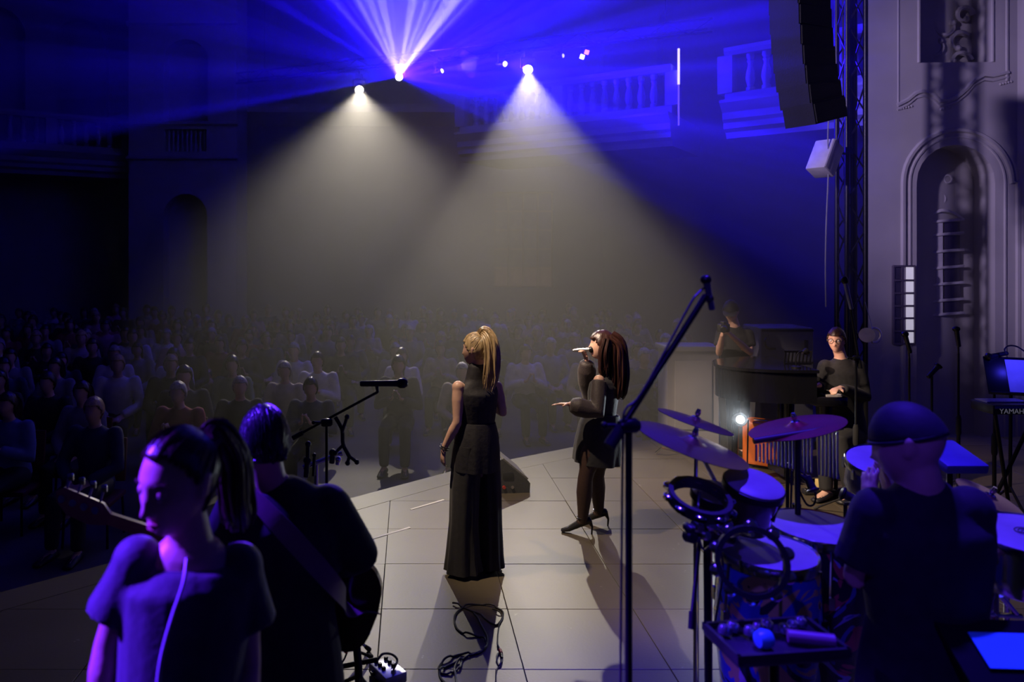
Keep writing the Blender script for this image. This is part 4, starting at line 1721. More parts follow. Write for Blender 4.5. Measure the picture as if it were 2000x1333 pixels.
def tripod(parent, foot_, spread=.32, rise=.22, m=None, rot=0.3):
    for k in range(3):
        a = rot + 2 * pi * k / 3
        e = V(foot_) + V((math.cos(a) * spread, math.sin(a) * spread, .012))
        mb = MB()
        mb.tube([V(foot_) + V((0, 0, rise)), e], .008, 8)
        lg = build('leg', mb, m or M_BLACKMETAL, parent)
        mb = MB()
        mb.lathe([(.012, -.012), (.014, .0), (.010, .03)], e, (V(foot_) + V((0, 0, rise)) - e), 10)
        build('rubber_foot', mb, M_RUBBER, lg)


def mic_stand(label, top, boom=None, floor_z=0.0, mic=None, micr=.012, pole_r=.010, legs=True, sleeve=True, group=None, micm=None, rot=.3):
    """upright tube with tripod, optional boom (a,b) through the top, optional microphone (tail, head)"""
    top = V(top)
    ft = V((top.x, top.y, floor_z))
    t = thing('microphone_stand', label, 'stand', ft, group)
    mb = MB()
    mid = floor_z + (top.z - floor_z) * .52
    mb.tube([V((top.x, top.y, mid - .1)), top], pole_r * .8, 10)
    build('upper_tube', mb, M_BLACKMETAL, t)
    mb = MB()
    mb.tube([ft + V((0, 0, .03)), V((top.x, top.y, mid))], pole_r * 1.25, 10)
    build('lower_tube', mb, M_BLACKMETAL, t)
    mb = MB()
    mb.lathe([(pole_r * 1.5, -.09), (pole_r * 1.9, -.07), (pole_r * 1.9, .06), (pole_r * 1.3, .09)], V((top.x, top.y, mid)), (0, 0, 1), 12)
    build('clutch', mb, M_RUBBER, t)
    if legs:
        tripod(t, ft, rot=rot)
    if boom:
        a, b = V(boom[0]), V(boom[1])
        mb = MB()
        mb.tube([a, b], pole_r * .75, 10)
        bm_ = build('boom_arm', mb, M_BLACKMETAL, t)
        mb = MB()
        mb.tube([a, a.lerp(b, .12)], pole_r * 1.35, 10)
        build('counterweight', mb, M_RUBBER, bm_)
        mb = MB()
        mb.lathe([(.016, -.03), (.022, -.02), (.022, .02), (.016, .03)], top + V((0, 0, .0)), (1, .2, 0), 12)
        mb.tube([top + V((-.03, 0, 0)), top + V((-.065, 0, .0))], .006, 8)
        mb.ball(top + V((-.07, 0, 0)), .011, 8, 6)
        build('swivel', mb, M_BLACKMETAL, t)
    if mic:
        mo = mic_body(t, mic[0], mic[1], micr, m=micm)
        c = V(mic[0]).lerp(V(mic[1]), .35)
        e = V(boom[1]) if boom else top
        mb = MB()
        mb.tube([e, e.lerp(c, .6) + V((0, 0, -.008)), c], [.008, .009, .014], 10)
        build('clip', mb, M_BLACKPLASTIC, t)
    return t


# stand in front of the bass player with a wireless microphone
Y0 = 4.1
ms = mic_stand('black boom microphone stand with a wireless microphone in front of the bass player', A(638, 826), (A(572, 856, .05), A(738, 766, -.02)), 0,
               (A(703, 750, -.03), A(797, 749, -.03)), .0155, rot=.8)
mb = MB()
mb.tube([A(655, 815, -.02), A(668, 840, -.03), A(670, 868, -.04), A(682, 892, -.05)], .011, 8, smooth=4)
gs = build('accessory_arm', mb, M_RUBBER, ms)
for a, b in (((668, 845), (678, 815)), ((672, 868), (655, 885)), ((682, 892), (697, 903)), ((682, 892), (679, 905))):
    mb = MB()
    mb.tube([A(*a, -.04), A(*b, -.05)], .009, 8)
    mb.ball(A(*b, -.05), .014, 10, 8)
    build('clamp_knob', mb, M_BLACKPLASTIC, gs)
# chrome percussion rack behind the bass player's shoulder
rk = thing('chrome_rack', 'small chrome clamp rack with black posts behind the bass player', 'rack', V((A(620, 0).x, 4.3, 0)))
Y0 = 4.3
mb = MB()
mb.tube([A(592, 914), A(668, 886, .05)], .014, 12)
build('crossbar', mb, M_CHROME, rk)
mb = MB()
mb.tube([V((A(618, 0).x, 4.32, 0)), A(618, 905, .02)], .012, 10)
build('post', mb, M_CHROME, rk)
tripod(rk, V((A(618, 0).x, 4.32, 0)), .3, .3, M_CHROME)
for px, t0, t1, r in ((600, 868, 925, .016), (612, 890, 930, .012), (598, 900, 932, .02), (648, 885, 905, .02), (659, 898, 908, .016)):
    mb = MB()
    mb.tube([A(px, t1, -.03), A(px + 2, t0, -.03)], r * .75, 10)
    mb.ball(A(px + 2, t0, -.03), r * 1.1, 10, 8)
    build('mount', mb, M_BLACKPLASTIC if px != 659 else M_CHROME, rk)

# tall overhead stand in front of the percussion
Y0 = 2.2
ms = mic_stand('tall black overhead microphone stand in front of the cymbals', A(1228, 832), (A(1190, 872, -.02), A(1378, 578, .12)), 0,
               (A(1391, 606, .14), A(1377, 538, .14)), .0095, pole_r=.013, rot=.5, micm=mat('blue_black_microphone_body', (.10, .10, .12), .3, .5))
mb = MB()
mb.tube([A(1378, 560, .14), A(1362, 575, .12), A(1345, 600, .1), A(1255, 765, .02), A(1222, 800, -.01), A(1217, 850, -.015), A(1214, 1100, -.015), A(1212, 1400, -.015), V((A(1213, 0).x, 2.18, .3)), V((A(1213, 0).x - .1, 2.05, .006)), V((.3, 1.7, .006))], .0036, 6, smooth=5)
build('cable', mb, M_CABLE, ms)

# ---- floor cables (two loose loops of cable) and marking tape
def ground_cable(name, label, pix, r=.006, m=None, z=None):
    pts = [G(px, py, r) for px, py in pix]
    pts = spline(pts, 5)
    for i, p in enumerate(pts):
        p.z = r + (.006 * (1 + math.sin(i * .7)) if i % 7 < 4 else 0)
    mb = MB()
    mb.tube(pts, r, 7)
    return tag(build(name, mb, m or M_CABLE, None, pts[0]), label, 'cable')


ground_cable('cable', 'black cable lying in a wide loop behind the blond singer', [(884, 1180), (905, 1187), (940, 1204), (968, 1222), (982, 1205), (978, 1192), (955, 1184), (925, 1182), (900, 1190), (888, 1205), (890, 1225), (905, 1238), (930, 1243), (945, 1250), (950, 1262), (938, 1275), (915, 1282), (895, 1293), (868, 1305), (858, 1318), (870, 1340)])
ground_cable('cable', 'second black cable looped closer to the pedal', [(925, 1200), (940, 1222), (952, 1250), (945, 1270), (920, 1278), (895, 1280), (870, 1290), (857, 1305), (862, 1316), (880, 1316), (898, 1305), (900, 1290), (890, 1300), (888, 1315), (895, 1345)])
ground_cable('cable', 'thin black cable with a red plug trailing to the bottom edge', [(962, 1192), (982, 1205), (975, 1222), (972, 1245), (972, 1262), (976, 1272), (970, 1288), (975, 1302), (981, 1292), (980, 1275), (978, 1300), (970, 1310), (968, 1340)], .0045)
cp = thing('cable_plug', 'small red and black plug on the floor among the cables', 'plug', G(977, 1278))
mb = MB()
mb.tube([G(976, 1270, .010), G(979, 1277, .010)], .010, 10)
build('red_sleeve', mb, mat('red_plastic', (.45, .03, .02), .4), cp)
mb = MB()
mb.tube([G(979, 1277, .010), G(980, 1286, .010)], .007, 10)
build('barrel', mb, M_BLACKMETAL, cp)
M_TAPE = mat('white_tape', (.62, .60, .56), .5, var=.05)
for lab, a, b in (('white tape strip on the stage floor nearer the bass player', (724, 1054), (801, 1031)), ('white tape strip on the stage floor beside the blond singer', (802, 996), (867, 977))):
    p, q = G(*a), G(*b)
    d = (q - p).normalized()
    l = V((-d.y, d.x, 0)) * .012
    mb = MB()
    mb.prism([p - l, q - l, q + l, p + l], (0, 0, .0016), (0, 0, .0026))
    tag(build('tape_strip', mb, M_TAPE, None, p, False), lab, 'tape')

# ---- effects pedal, stand and plugs beside the bass player
pd = thing('effects_pedal', 'silver effects pedal with black knobs at the bottom edge', 'pedal', G(757, 1318))
c = G(757, 1326)
mb = MB()
R_ = Matrix.Rotation(.55, 3, 'Z')
mb.box(c + V((0, 0, .035)), (.13, .19, .055), rot=R_, bev=.006)
build('case', mb, mat('pale_blue_metal', (.42, .44, .58), .3, .6), pd)
for i in range(2):
    for j in range(3):
        mb = MB()
        mb.lathe([(.012, 0), (.012, .012), (.009, .016)], c + R_ @ V((-.03 + i * .06, -.01 + j * .04, .062)), (0, 0, 1), 12)
        build('knob', mb, M_BLACKPLASTIC, pd)
mb = MB()
mb.lathe([(.016, 0), (.014, .01), (.010, .016)], c + R_ @ V((0, -.065, .062)), (0, 0, 1), 12)
build('footswitch', mb, M_CHROME, pd)
for sx in (-1, 1):
    mb = MB()
    mb.box(c + R_ @ V((sx * .075, .03, .035)), (.02, .02, .018), rot=R_)
    build('socket', mb, M_BLACKPLASTIC, pd)
gs = thing('guitar_stand', 'black folding guitar stand beside the bass player', 'stand', G(700, 1360))
b0 = G(702, 1395)
Y0 = b0.y
mb = MB()
mb.tube([b0 + V((0, 0, .01)), A(700, 1300), A(692, 1215)], .020, 10)
build('post', mb, M_BLACKMETAL, gs)
mb = MB()
mb.box(A(692, 1205), (.045, .035, .085), bev=.008)
build('cradle_block', mb, M_BLACKPLASTIC, gs)
mb = MB()
mb.tube([A(696, 1192), A(704, 1184), A(713, 1187), A(712, 1194)], .006, 8, smooth=4)
build('hook', mb, M_BLACKMETAL, gs)
mb = MB()
mb.tube([A(650, 1306, .05), A(738, 1289, .02)], .012, 10)
build('crossbar', mb, M_BLACKMETAL, gs)
for px, q in ((640, .2), (735, .12), (690, -.3)):
    mb = MB()
    e = G(px, 1370)
    mb.tube([A(702, 1320), V((e.x, b0.y + q, .012))], .010, 8)
    build('leg', mb, M_BLACKMETAL, gs)
mb = MB()
mb.tube([A(738, 1289, .0), A(748, 1278, .03), A(765, 1279, .05), A(776, 1290, .05), A(770, 1305, .03), G(768, 1312, .05)], .006, 8, smooth=5)
mb2 = build('cable', mb, M_CABLE, gs)
mb = MB()
mb.tube([A(690, 1210, -.02), A(684, 1240, -.02), A(676, 1280, -.02), A(660, 1310, 0), G(655, 1340, .006)], .0045, 8, smooth=5)
build('cable', mb, M_CABLE, gs)
mb = MB()
mb.tube([A(679, 1262, -.03), A(675, 1275, -.03)], .011, 10)
build('plug', mb, MATS['red_plastic'], gs)

# ---- monitor wedge
mw = thing('monitor_wedge', 'dark grey wedge loudspeaker on the floor beside the blond singer', 'loudspeaker', G(1005, 962))
R_ = Matrix.Rotation(.10, 3, 'Z')
c = G(974, 965)


def W_(x, y, z):
    return c + R_ @ V((x, y, z))


mb = MB()
wprof = [(0, 0), (.30, 0), (.305, .09), (.285, .115), (.03, .325), (0, .31)]
mb.prism([W_(x, 0, z) for x, z in wprof], (0, 0, 0), R_ @ V((0, .50, 0)))
build('cabinet', mb, mat('charcoal_textured_paint', (.04, .04, .042), .55, scale=60, bump=.3), mw, smooth=False)
dn = V((.21, 0, .255)).normalized()
mb = MB()
mb.prism([W_(.04, .015, .318), W_(.28, .015, .120), W_(.28, .485, .120), W_(.04, .485, .318)], R_ @ (dn * .001), R_ @ (dn * .016))
build('grille', mb, mat('perforated_steel', (.22, .215, .20), .5, .4, var=.5, scale=120, bump=.5), mw, smooth=False)
mb = MB()
mb.box(W_(.09, -.004, .17), (.10, .012, .06), rot=R_, bev=.005)
build('handle_recess', mb, M_BLACKPLASTIC, mw)
for k in range(2):
    mb = MB()
    mb.lathe([(.016, 0), (.016, .014)], W_(.05 + k * .08, 0, .06), R_ @ V((0, -1, 0)), 12)
    build('socket', mb, MATS['red_plastic'] if k == 0 else M_CHROME, mw)

# ================================================================ PERCUSSION
M_HEADSKIN = mat('drum_head_white', (.36, .34, .36), .45, var=.12, scale=9)
M_CYM = mat('bronze_cymbal', (.42, .27, .12), .26, .85, var=.15, scale=5)
M_CYMRED = mat('red_bronze_cymbal', (.42, .06, .05), .3, .7, var=.2, scale=6)
ART1 = painted_material('painted_drum_art', [(.55, .5, .6), (.02, .02, .05), (.6, .08, .08), (.05, .1, .5), (.7, .6, .2), (.02, .02, .04)], 5)
ART2 = painted_material('painted_drum_flowers', [(.02, .02, .06), (.5, .06, .10), (.06, .08, .4), (.02, .02, .03), (.3, .3, .6)], 6)


def drum(name, label, top, r, h, shell, axis=(0, 0, 1), belly=1.12, foot_r=.8, head=None, group=None, lugs=6, cat='drum', base=None, hoop=None):
    """drum with shell, hoop, head and tension lugs, hanging down from its head centre along -axis"""
    top = V(top)
    ax_ = V(axis).normalized()
    bot = top - ax_ * h
    t = thing(name, label, cat, base if base is not None else bot, group)
    mb = MB()
    prof = [(r * foot_r, 0), (r * foot_r * 1.02, h * .03), (r * (foot_r + belly) / 2, h * .35), (r * belly, h * .66), (r * 1.03, h * .93), (r * .98, h * .99)]
    mb.lathe(prof, bot, ax_, 36)
    build('shell', mb, shell, t)
    mb = MB()
    mb.lathe([(r * .99, h - .03), (r * 1.05, h - .03), (r * 1.06, h + .002), (r * 1.04, h + .008), (r * .99, h + .004)], bot, ax_, 36, cap=False)
    build('hoop', mb, hoop or M_CHROME, t)
    mb = MB()
    mb.lathe([(r * 1.0, h - .012), (r * 1.0, h + .004), (r * .92, h + .009), (r * .3, h + .010), (.002, h + .010)], bot, ax_, 36)
    build('head', mb, head or M_HEADSKIN, t)
    x, y, _ = frame(ax_)
    for k in range(lugs):
        a = 2 * pi * (k + .3) / lugs
        o = (x * math.cos(a) + y * math.sin(a))
        mb = MB()
        mb.tube([bot + ax_ * (h - .02) + o * r * 1.07, bot + ax_ * (h * .72) + o * r * (belly + .03)], .0055, 6)
        mb.box(bot + ax_ * (h * .72) + o * r * (belly + .02), (.022, .022, .045))
        build('lug', mb, M_CHROME, t)
    return t


def legs3(t, c, h, spread, m=None, top_r=.0, r=.010):
    for k in range(3):
        a = .5 + 2 * pi * k / 3
        mb = MB()
        mb.tube([V((c.x + math.cos(a) * top_r, c.y + math.sin(a) * top_r, h)), V((c.x + math.cos(a) * spread, c.y + math.sin(a) * spread, .01))], r, 8)
        lg = build('leg', mb, m or M_CHROME, t)
        mb = MB()
        mb.ball(V((c.x + math.cos(a) * spread, c.y + math.sin(a) * spread, .014)), .016, 8, 6)
        build('rubber_foot', mb, M_RUBBER, lg)


# congas
c1 = P(1595, 1030, 3.0)
t = drum('conga', 'tall conga drum with purple-lit head, farther of the two painted congas', c1, .170, .74, ART2, (.02, -.05, 1), base=V((c1.x, c1.y, 0)))
legs3(t, c1, c1.z - .55, .30, None, .12)
c2 = P(1500, 1078, 2.72)
t = drum('conga', 'painted conga drum with floral shell behind the upright tambourine', c2, .158, .74, ART1, (.0, -.04, 1), base=V((c2.x, c2.y, 0)))
legs3(t, c2, c2.z - .55, .30, None, .12)
# bongos on their stand
bs = thing('bongo_pair', 'pair of bongos on a tilted stand beside the cymbals', 'drum', V((P(1440, 0, 2.75).x, 2.75, 0)))
for nm, px, py, y, r, hh, ax_ in (('large_bongo', 1473, 945, 2.72, .098, .17, (.10, -.28, 1)), ('small_bongo', 1398, 962, 2.80, .082, .16, (.08, -.22, 1))):
    tp = P(px, py, y)
    ax_ = V(ax_).normalized()
    bt_ = tp - ax_ * hh
    mb = MB()
    mb.lathe([(r * .82, 0), (r * .9, hh * .5), (r * 1.0, hh * .97)], bt_, ax_, 30)
    sh_ = build(nm, mb, mat('dark_wood_lacquer', (.035, .02, .018), .25, coat=.4), bs)
    mb = MB()
    mb.lathe([(r * 1.0, hh - .03), (r * 1.06, hh - .028), (r * 1.07, hh - .004), (r * 1.0, hh - .002)], bt_, ax_, 30, cap=False)
    build('hoop', mb, M_BLACKMETAL, sh_)
    mb = MB()
    mb.lathe([(r * 1.02, hh - .012), (r * 1.02, hh + .002), (r * .9, hh + .010), (r * .3, hh + .011), (.002, hh + .011)], bt_, ax_, 30)
    build('head', mb, M_HEADSKIN, sh_)
mb = MB()
mb.box(P(1437, 985, 2.76), (.05, .05, .08))
build('bridge_block', mb, M_BLACKMETAL, bs)
q = P(1440, 990, 2.78)
mb = MB()
mb.tube([V((q.x, q.y, .45)), q], .012, 10)
build('post', mb, M_CHROME, bs)
mb = MB()
mb.tube([P(1527, 985, 2.72), P(1516, 1000, 2.70), P(1510, 1020, 2.68)], .005, 6, smooth=4)
build('bracket', mb, M_BLACKMETAL, bs)
legs3(bs, q, .5, .32)


def cymbal(label, c, r, axis, m, foot_xy, arm_from=None, bell=.2, group='cymbals of the percussion set'):
    c = V(c)
    ax_ = V(axis).normalized()
    ft = V((foot_xy[0], foot_xy[1], 0))
    t = thing('cymbal_stand', label, 'cymbal', ft, group)
    mb = MB()
    prof = []
    for k in range(11):
        q_ = k / 10
        prof.append((r * max(q_, .02), .055 * r * (1 - q_ ** 1.6) + (.10 * r * (1 - (q_ / bell) ** 2) if q_ < bell else 0)))
    prof2 = [(a, b - .0022) for a, b in prof]
    mb.lathe(prof[::-1] + [(.003, prof[0][1])] + prof2, c, ax_, 48, cap=False)
    cy = build('cymbal', mb, m, t)
    mb = MB()
    mb.lathe([(.018, -.02), (.020, -.004), (.014, .0)], c + ax_ * (r * .15), ax_, 12)
    mb.lathe([(.008, 0), (.012, .012), (.008, .03)], c + ax_ * (r * .16), ax_, 10)
    build('wing_nut', mb, M_CHROME, cy)
    af = V(arm_from) if arm_from is not None else V((c.x, c.y, c.z - .35))
    mb = MB()
    mb.tube([af, c + ax_ * .02], .008, 10)
    build('arm', mb, M_CHROME, t)
    mb = MB()
    mb.tube([V((ft.x, ft.y, .3)), V((ft.x, ft.y, af.z))] + ([af] if (V((ft.x, ft.y, af.z)) - af).length > .02 else []), .011, 10)
    build('pole', mb, M_CHROME, t)
    mb = MB()
    mb.lathe([(.016, -.03), (.018, .03)], V((ft.x, ft.y, af.z)), (0, 0, 1), 12)
    build('tilter', mb, M_BLACKMETAL, t)
    legs3(t, ft, .35, .28, M_CHROME, 0, .008)
    return t


cc = P(1350, 868, 2.83)
cymbal('large cymbal tilted down to the right, nearest the overhead stand', cc, .205, (.30, -.09, 1), M_CYM, (cc.x + .10, 3.05), P(1425, 995, 2.95))
cc = P(1358, 824, 3.2)
cymbal('smaller dark cymbal behind the large tilted cymbal', cc, .155, (.30, -.02, 1), M_CYM, (cc.x + .1, 3.3))
cc = P(1556, 835, 3.2)
cymbal('reddish cymbal above the bar chimes', cc, .190, (-.24, .06, 1), M_CYMRED, (cc.x, 3.2))
cc = P(1932, 972, 3.2)
cymbal('dark blue-lit cymbal behind the percussionist shoulder', cc, .125, (.35, -.30, 1), M_CYM, (cc.x + .15, 3.3))

# bar chimes
bc = thing('bar_chimes', 'row of hanging metal bar chimes under the reddish cymbal', 'chimes', V((P(1560, 0, 3.1).x, 3.1, 0)))
mb = MB()
mb.tube([P(1472, 862, 3.1), P(1645, 834, 3.1)], .013, 10)
build('bar', mb, mat('dark_wood_bar', (.05, .025, .018), .5), bc)
M_CHIME = mat('polished_aluminium', (.62, .62, .66), .2, .9)
px = 1477
k = 0
while px < 1642:
    f_ = (px - 1472) / 173
    y0 = 862 - 28 * f_
    ln = 30 + 66 * f_
    if not (1586 < px < 1598):
        mb = MB()
        mb.tube([P(px, y0 + 8, 3.1), P(px, y0 + 8 + ln, 3.1)], .0046, 8)
        ch_ = build('chime_tube', mb, M_CHIME, bc)
        mb = MB()
        mb.tube([P(px, y0, 3.1), P(px, y0 + 9, 3.1)], .0012, 4)
        build('cord', mb, M_CABLE, ch_)
    px += 7.2
q = P(1558, 850, 3.1)
mb = MB()
mb.tube([V((q.x, q.y, .3)), q], .011, 10)
build('pole', mb, M_BLACKMETAL, bc)
legs3(bc, q, .35, .3, M_BLACKMETAL)


def tambourine(label, c, axis, R, stand=None):
    c = V(c)
    t = thing('tambourine', label, 'tambourine', c, 'tambourines on the percussion stand')
    x, y, d = frame(axis)
    mb = MB()
    prof = [(R * .85, -.020), (R, -.020), (R, .020), (R * .85, .020)]
    rs = [[c + d * h + (x * math.cos(2 * pi * k / 36) + y * math.sin(2 * pi * k / 36)) * r_ for k in range(36)] for r_, h in prof]
    mb.rings(rs, False, 0, True)
    build('frame', mb, M_BLACKPLASTIC, t, angle=30)
    for k in range(10):
        a = 2 * pi * k / 10
        o = c + (x * math.cos(a) + y * math.sin(a)) * R * 1.0
        rad_ = (x * math.cos(a) + y * math.sin(a))
        for s_ in (-1, 1):
            mb = MB()
            mb.lathe([(.020, 0), (.016, .003), (.006, .005)], o + d * s_ * .006, d * s_, 14)
            build('jingle', mb, M_CHROME, t)
    return t


tambourine('black tambourine mounted flat beside the bongos', P(1366, 976, 2.62), (.1, -.35, 1), .105)
tambourine('black tambourine hanging upright in front of the painted conga', P(1468, 1098, 2.32), (-.28, -1, .25), .105)
# mounting stand that carries both tambourines
Y0 = 2.62
mt = thing('percussion_stand', 'black percussion stand with chrome clamps holding the tambourines', 'stand', V((P(1385, 0, 2.6).x, 2.62, 0)))
mb = MB()
b_ = V((P(1388, 0, 2.62).x, 2.62, 0))
mb.tube([b_ + V((0, 0, .02)), P(1380, 1000, 2.62)], .013, 10)
build('pole', mb, M_BLACKMETAL, mt)
for k, (a, b) in enumerate((((1340, 1045), (1430, 1020)), ((1380, 1010), (1425, 1055)), ((1360, 990), (1360, 1060)))):
    mb = MB()
    mb.tube([P(*a, 2.60), P(*b, 2.58)], .010, 10)
    build('clamp_arm', mb, M_CHROME, mt)
for k, (a, r_) in enumerate((((1348, 1048), .022), ((1362, 1028), .020), ((1385, 1022), .024), ((1345, 1032), .014), ((1375, 1045), .018), ((1402, 1032), .018), ((1425, 1052), .018), ((1418, 1025), .014))):
    mb = MB()
    mb.lathe([(r_ * .7, -.02), (r_, -.014), (r_, .014), (r_ * .7, .02)], P(*a, 2.57), (.3, -1, .2 * (-1) ** k), 12)
    build('clamp_knob', mb, M_CHROME if k % 3 else M_BLACKPLASTIC, mt)
mb = MB()
mb.tube([P(1366, 1060, 2.62), P(1352, 1200, 2.50)], .007, 10)
rd = build('rear_rod', mb, M_BLACKMETAL, mt)
mb = MB()
mb.tube([P(1352, 1195, 2.50), P(1350, 1230, 2.48)], .011, 10)
build('rubber_end', mb, M_RUBBER, rd)
mb = MB()
mb.tube([P(1366, 960, 2.62), P(1362, 1000, 2.62)], .006, 8)
build('holder_rod', mb, M_CHROME, mt)
mb = MB()
mb.tube([P(1425, 1050, 2.55), P(1450, 1040, 2.40), P(1470, 1045, 2.33)], .007, 8)
build('holder_arm', mb, M_CHROME, mt)
mb = MB()
mb.tube([P(1365, 1050, 2.58), P(1375, 1075, 2.56), P(1400, 1060, 2.55), P(1412, 1120, 2.6), P(1392, 1240, 2.64), P(1380, 1333, 2.66), P(1378, 1420, 2.66)], .004, 6, smooth=5)
build('cable', mb, M_CABLE, mt)
legs3(mt, b_, .35, .3, M_BLACKMETAL, 0, .009)

# wire basket drum-like cage left of the conga (open steel drum frame)
# shaker tray
Y0 = 2.25
tr = thing('percussion_tray', 'black tray table with small shakers and bells below the congas', 'table', V((P(1530, 0, 2.25).x, 2.25, 0)))
mb = MB()
pc = P(1512, 1258, 2.25)
mb.box(pc, (.34, .20, .022), rot=.12, bev=.008)
build('tray_top', mb, M_BLACKPLASTIC, tr)
mb = MB()
for sx, sy, lx, ly in ((0, 1, .34, .012), (0, -1, .34, .012), (1, 0, .012, .20), (-1, 0, .012, .20)):
    mb.box(pc + Matrix.Rotation(.12, 3, 'Z') @ V((sx * .165, sy * .095, .015)), (lx, ly, .022), rot=.12)
build('rim', mb, M_BLACKPLASTIC, tr, smooth=False)
mb = MB()
mb.tube([V((pc.x, pc.y, .3)), pc - V((0, 0, .01))], .014, 10)
build('pole', mb, M_BLACKMETAL, tr)
legs3(tr, pc, .35, .3, M_BLACKMETAL)
rnd = random.Random(4)
for k in range(8):
    q = pc + Matrix.Rotation(.12, 3, 'Z') @ V((-.135 + k * .036, .035 + .018 * math.sin(k * 2.1), .030))
    mb = MB()
    mb.lathe([(.004, -.018), (.016, -.012), (.019, .0), (.016, .012), (.006, .018)], q, (.3, .2, 1), 14)
    tag(build('bell', mb, mat('blue_steel', (.3, .32, .4), .25, .8), None, q), 'small round steel bell, %s from the left on the shaker tray' % ('first', 'second', 'third', 'fourth', 'fifth', 'sixth', 'seventh', 'eighth')[k], 'bell', 'bells on the shaker tray')
q = pc + Matrix.Rotation(.12, 3, 'Z') @ V((.085, -.045, .033))
mb = MB()
mb.tube([q + V((-.06, .015, 0)), q + V((.06, -.015, 0))], .018, 16)
tag(build('tube_shaker', mb, mat('purple_paint', (.25, .10, .22), .4), None, q), 'purple tube shaker lying at the end of the tray', 'shaker')
q = P(1560, 1215, 2.30)
mb = MB()
q = pc + Matrix.Rotation(.12, 3, 'Z') @ V((-.06, -.045, .04))
mb.lathe([(.006, -.028), (.022, -.02), (.028, .0), (.022, .02), (.006, .028)], q, (1, .2, 0), 16)
tag(build('egg_shaker', mb, mat('cyan_plastic', (.06, .30, .55), .35), None, q), 'small blue egg shaker on the tray', 'shaker')

# snare-like drums and stands to the right
c4 = P(1722, 902, 3.7)
t = drum('snare_drum', 'snare drum with a black dot on its white head, beyond the clapping hands', c4, .150, .14, mat('blue_sparkle_shell', (.08, .08, .22), .25, .3), (-.08, -.25, 1), 1.0, 1.0, group=None, base=V((c4.x, c4.y, 0)), lugs=8)
mb = MB()
ax_ = V((-.08, -.25, 1)).normalized()
mb.lathe([(.036, .0101), (.036, .0115), (.002, .0115)], c4, ax_, 20)
build('dot', mb, M_BLACKPLASTIC, t)
legs3(t, c4, c4.z - .16, .26, mat('white_painted_tube', (.6, .58, .55), .4), .04)
c5 = P(2012, 1045, 2.65)
t = drum('timbale', 'timbale drum with a blue-lit head at the right edge', c5, .175, .17, M_CHROME, (-.03, -.06, 1), 1.0, 1.0, base=V((c5.x, c5.y, 0)), lugs=6)
mb = MB()
q = c5 + V((-.015, .0, .0112))
for k in range(3):
    mb.torus(q + V((0, 0, .0006 * k)), (-.03, -.06, 1), .012 + .010 * k, .0014, 24, 5)
build('printed_emblem', mb, M_BLACKPLASTIC, t)
legs3(t, c5, c5.z - .2, .30, None, .1)
for k, (px, py, yy, w, h) in enumerate(((1945, 1140, 2.7, .03, .25), (1975, 1130, 2.75, .03, .3))):
    pass
c6 = P(1855, 892, 3.5)
mb = MB()
pad = thing('percussion_pad', 'flat dark blue percussion pad behind the percussionist head', 'pad', V((c6.x, c6.y, 0)))
mb.box(c6, (.19, .24, .045), rot=Matrix.Rotation(.25, 3, 'X'), bev=.012)
build('pad', mb, mat('blue_rubber', (.08, .09, .25), .5), pad)
mb = MB()
mb.tube([V((c6.x, c6.y, .3)), c6], .012, 10)
build('pole', mb, M_BLACKMETAL, pad)
legs3(pad, c6, .35, .28, M_BLACKMETAL)
# blue sheet on a low desk at the right edge
ds = thing('music_desk', 'black low music desk at the bottom right corner', 'stand', V((P(1965, 0, 2.15).x, 2.15, 0)))
pc = P(1968, 1272, 2.15)
RT = Matrix.Rotation(.55, 3, 'X') @ Matrix.Rotation(-.03, 3, 'Z')
mb = MB()
mb.box(pc - RT @ V((0, 0, .014)), (.30, .20, .012), rot=RT)
build('desk', mb, M_BLACKMETAL, ds, smooth=False)
mb = MB()
mb.tube([V((pc.x + .05, pc.y + .03, .02)), pc + V((.05, .0, -.03))], .013, 10)
build('pole', mb, M_BLACKMETAL, ds)
legs3(ds, pc + V((.05, .03, 0)), .3, .28, M_BLACKMETAL)
mb = MB()
mb.box(pc + RT @ V((.025, 0, .0005)), (.21, .105, .003), rot=RT)
tag(build('paper_sheet', mb, mat('blue_tint_paper', (.06, .55, .85), .7, var=.04), None, pc, False), 'pale sheet of paper, blue light painted into its colour, on the low music desk', 'paper')  # blue light is put into the paper colour
# chrome stand hardware below the timbale
hw = thing('hardware_stand', 'chrome stand hardware with pedals below the timbale', 'stand', V((P(1950, 0, 2.95).x, 2.95, 0)))
b_ = V((P(1935, 0, 2.95).x, 2.95, 0))
mb = MB()
mb.tube([b_, V((b_.x, b_.y, 1.12))], .012, 10)
build('pole', mb, M_CHROME, hw)
for k, (pa, pb) in enumerate((((1925, 1110), (1990, 1130)), ((1955, 1165), (1985, 1200)), ((1930, 1200), (1995, 1205)), ((1945, 1095), (1945, 1210)))):
    mb = MB()
    mb.tube([P(*pa, 2.93), P(*pb, 2.93)], .010, 8)
    build('brace', mb, M_CHROME, hw)
for k, pa in enumerate(((1938, 1112), (1962, 1120), (1972, 1135), (1960, 1228))):
    mb = MB()
    mb.box(P(*pa, 2.92), (.03, .02, .04), rot=.3 * k, bev=.004)
    build('clamp', mb, M_CHROME, hw)
legs3(hw, b_, .4, .3)
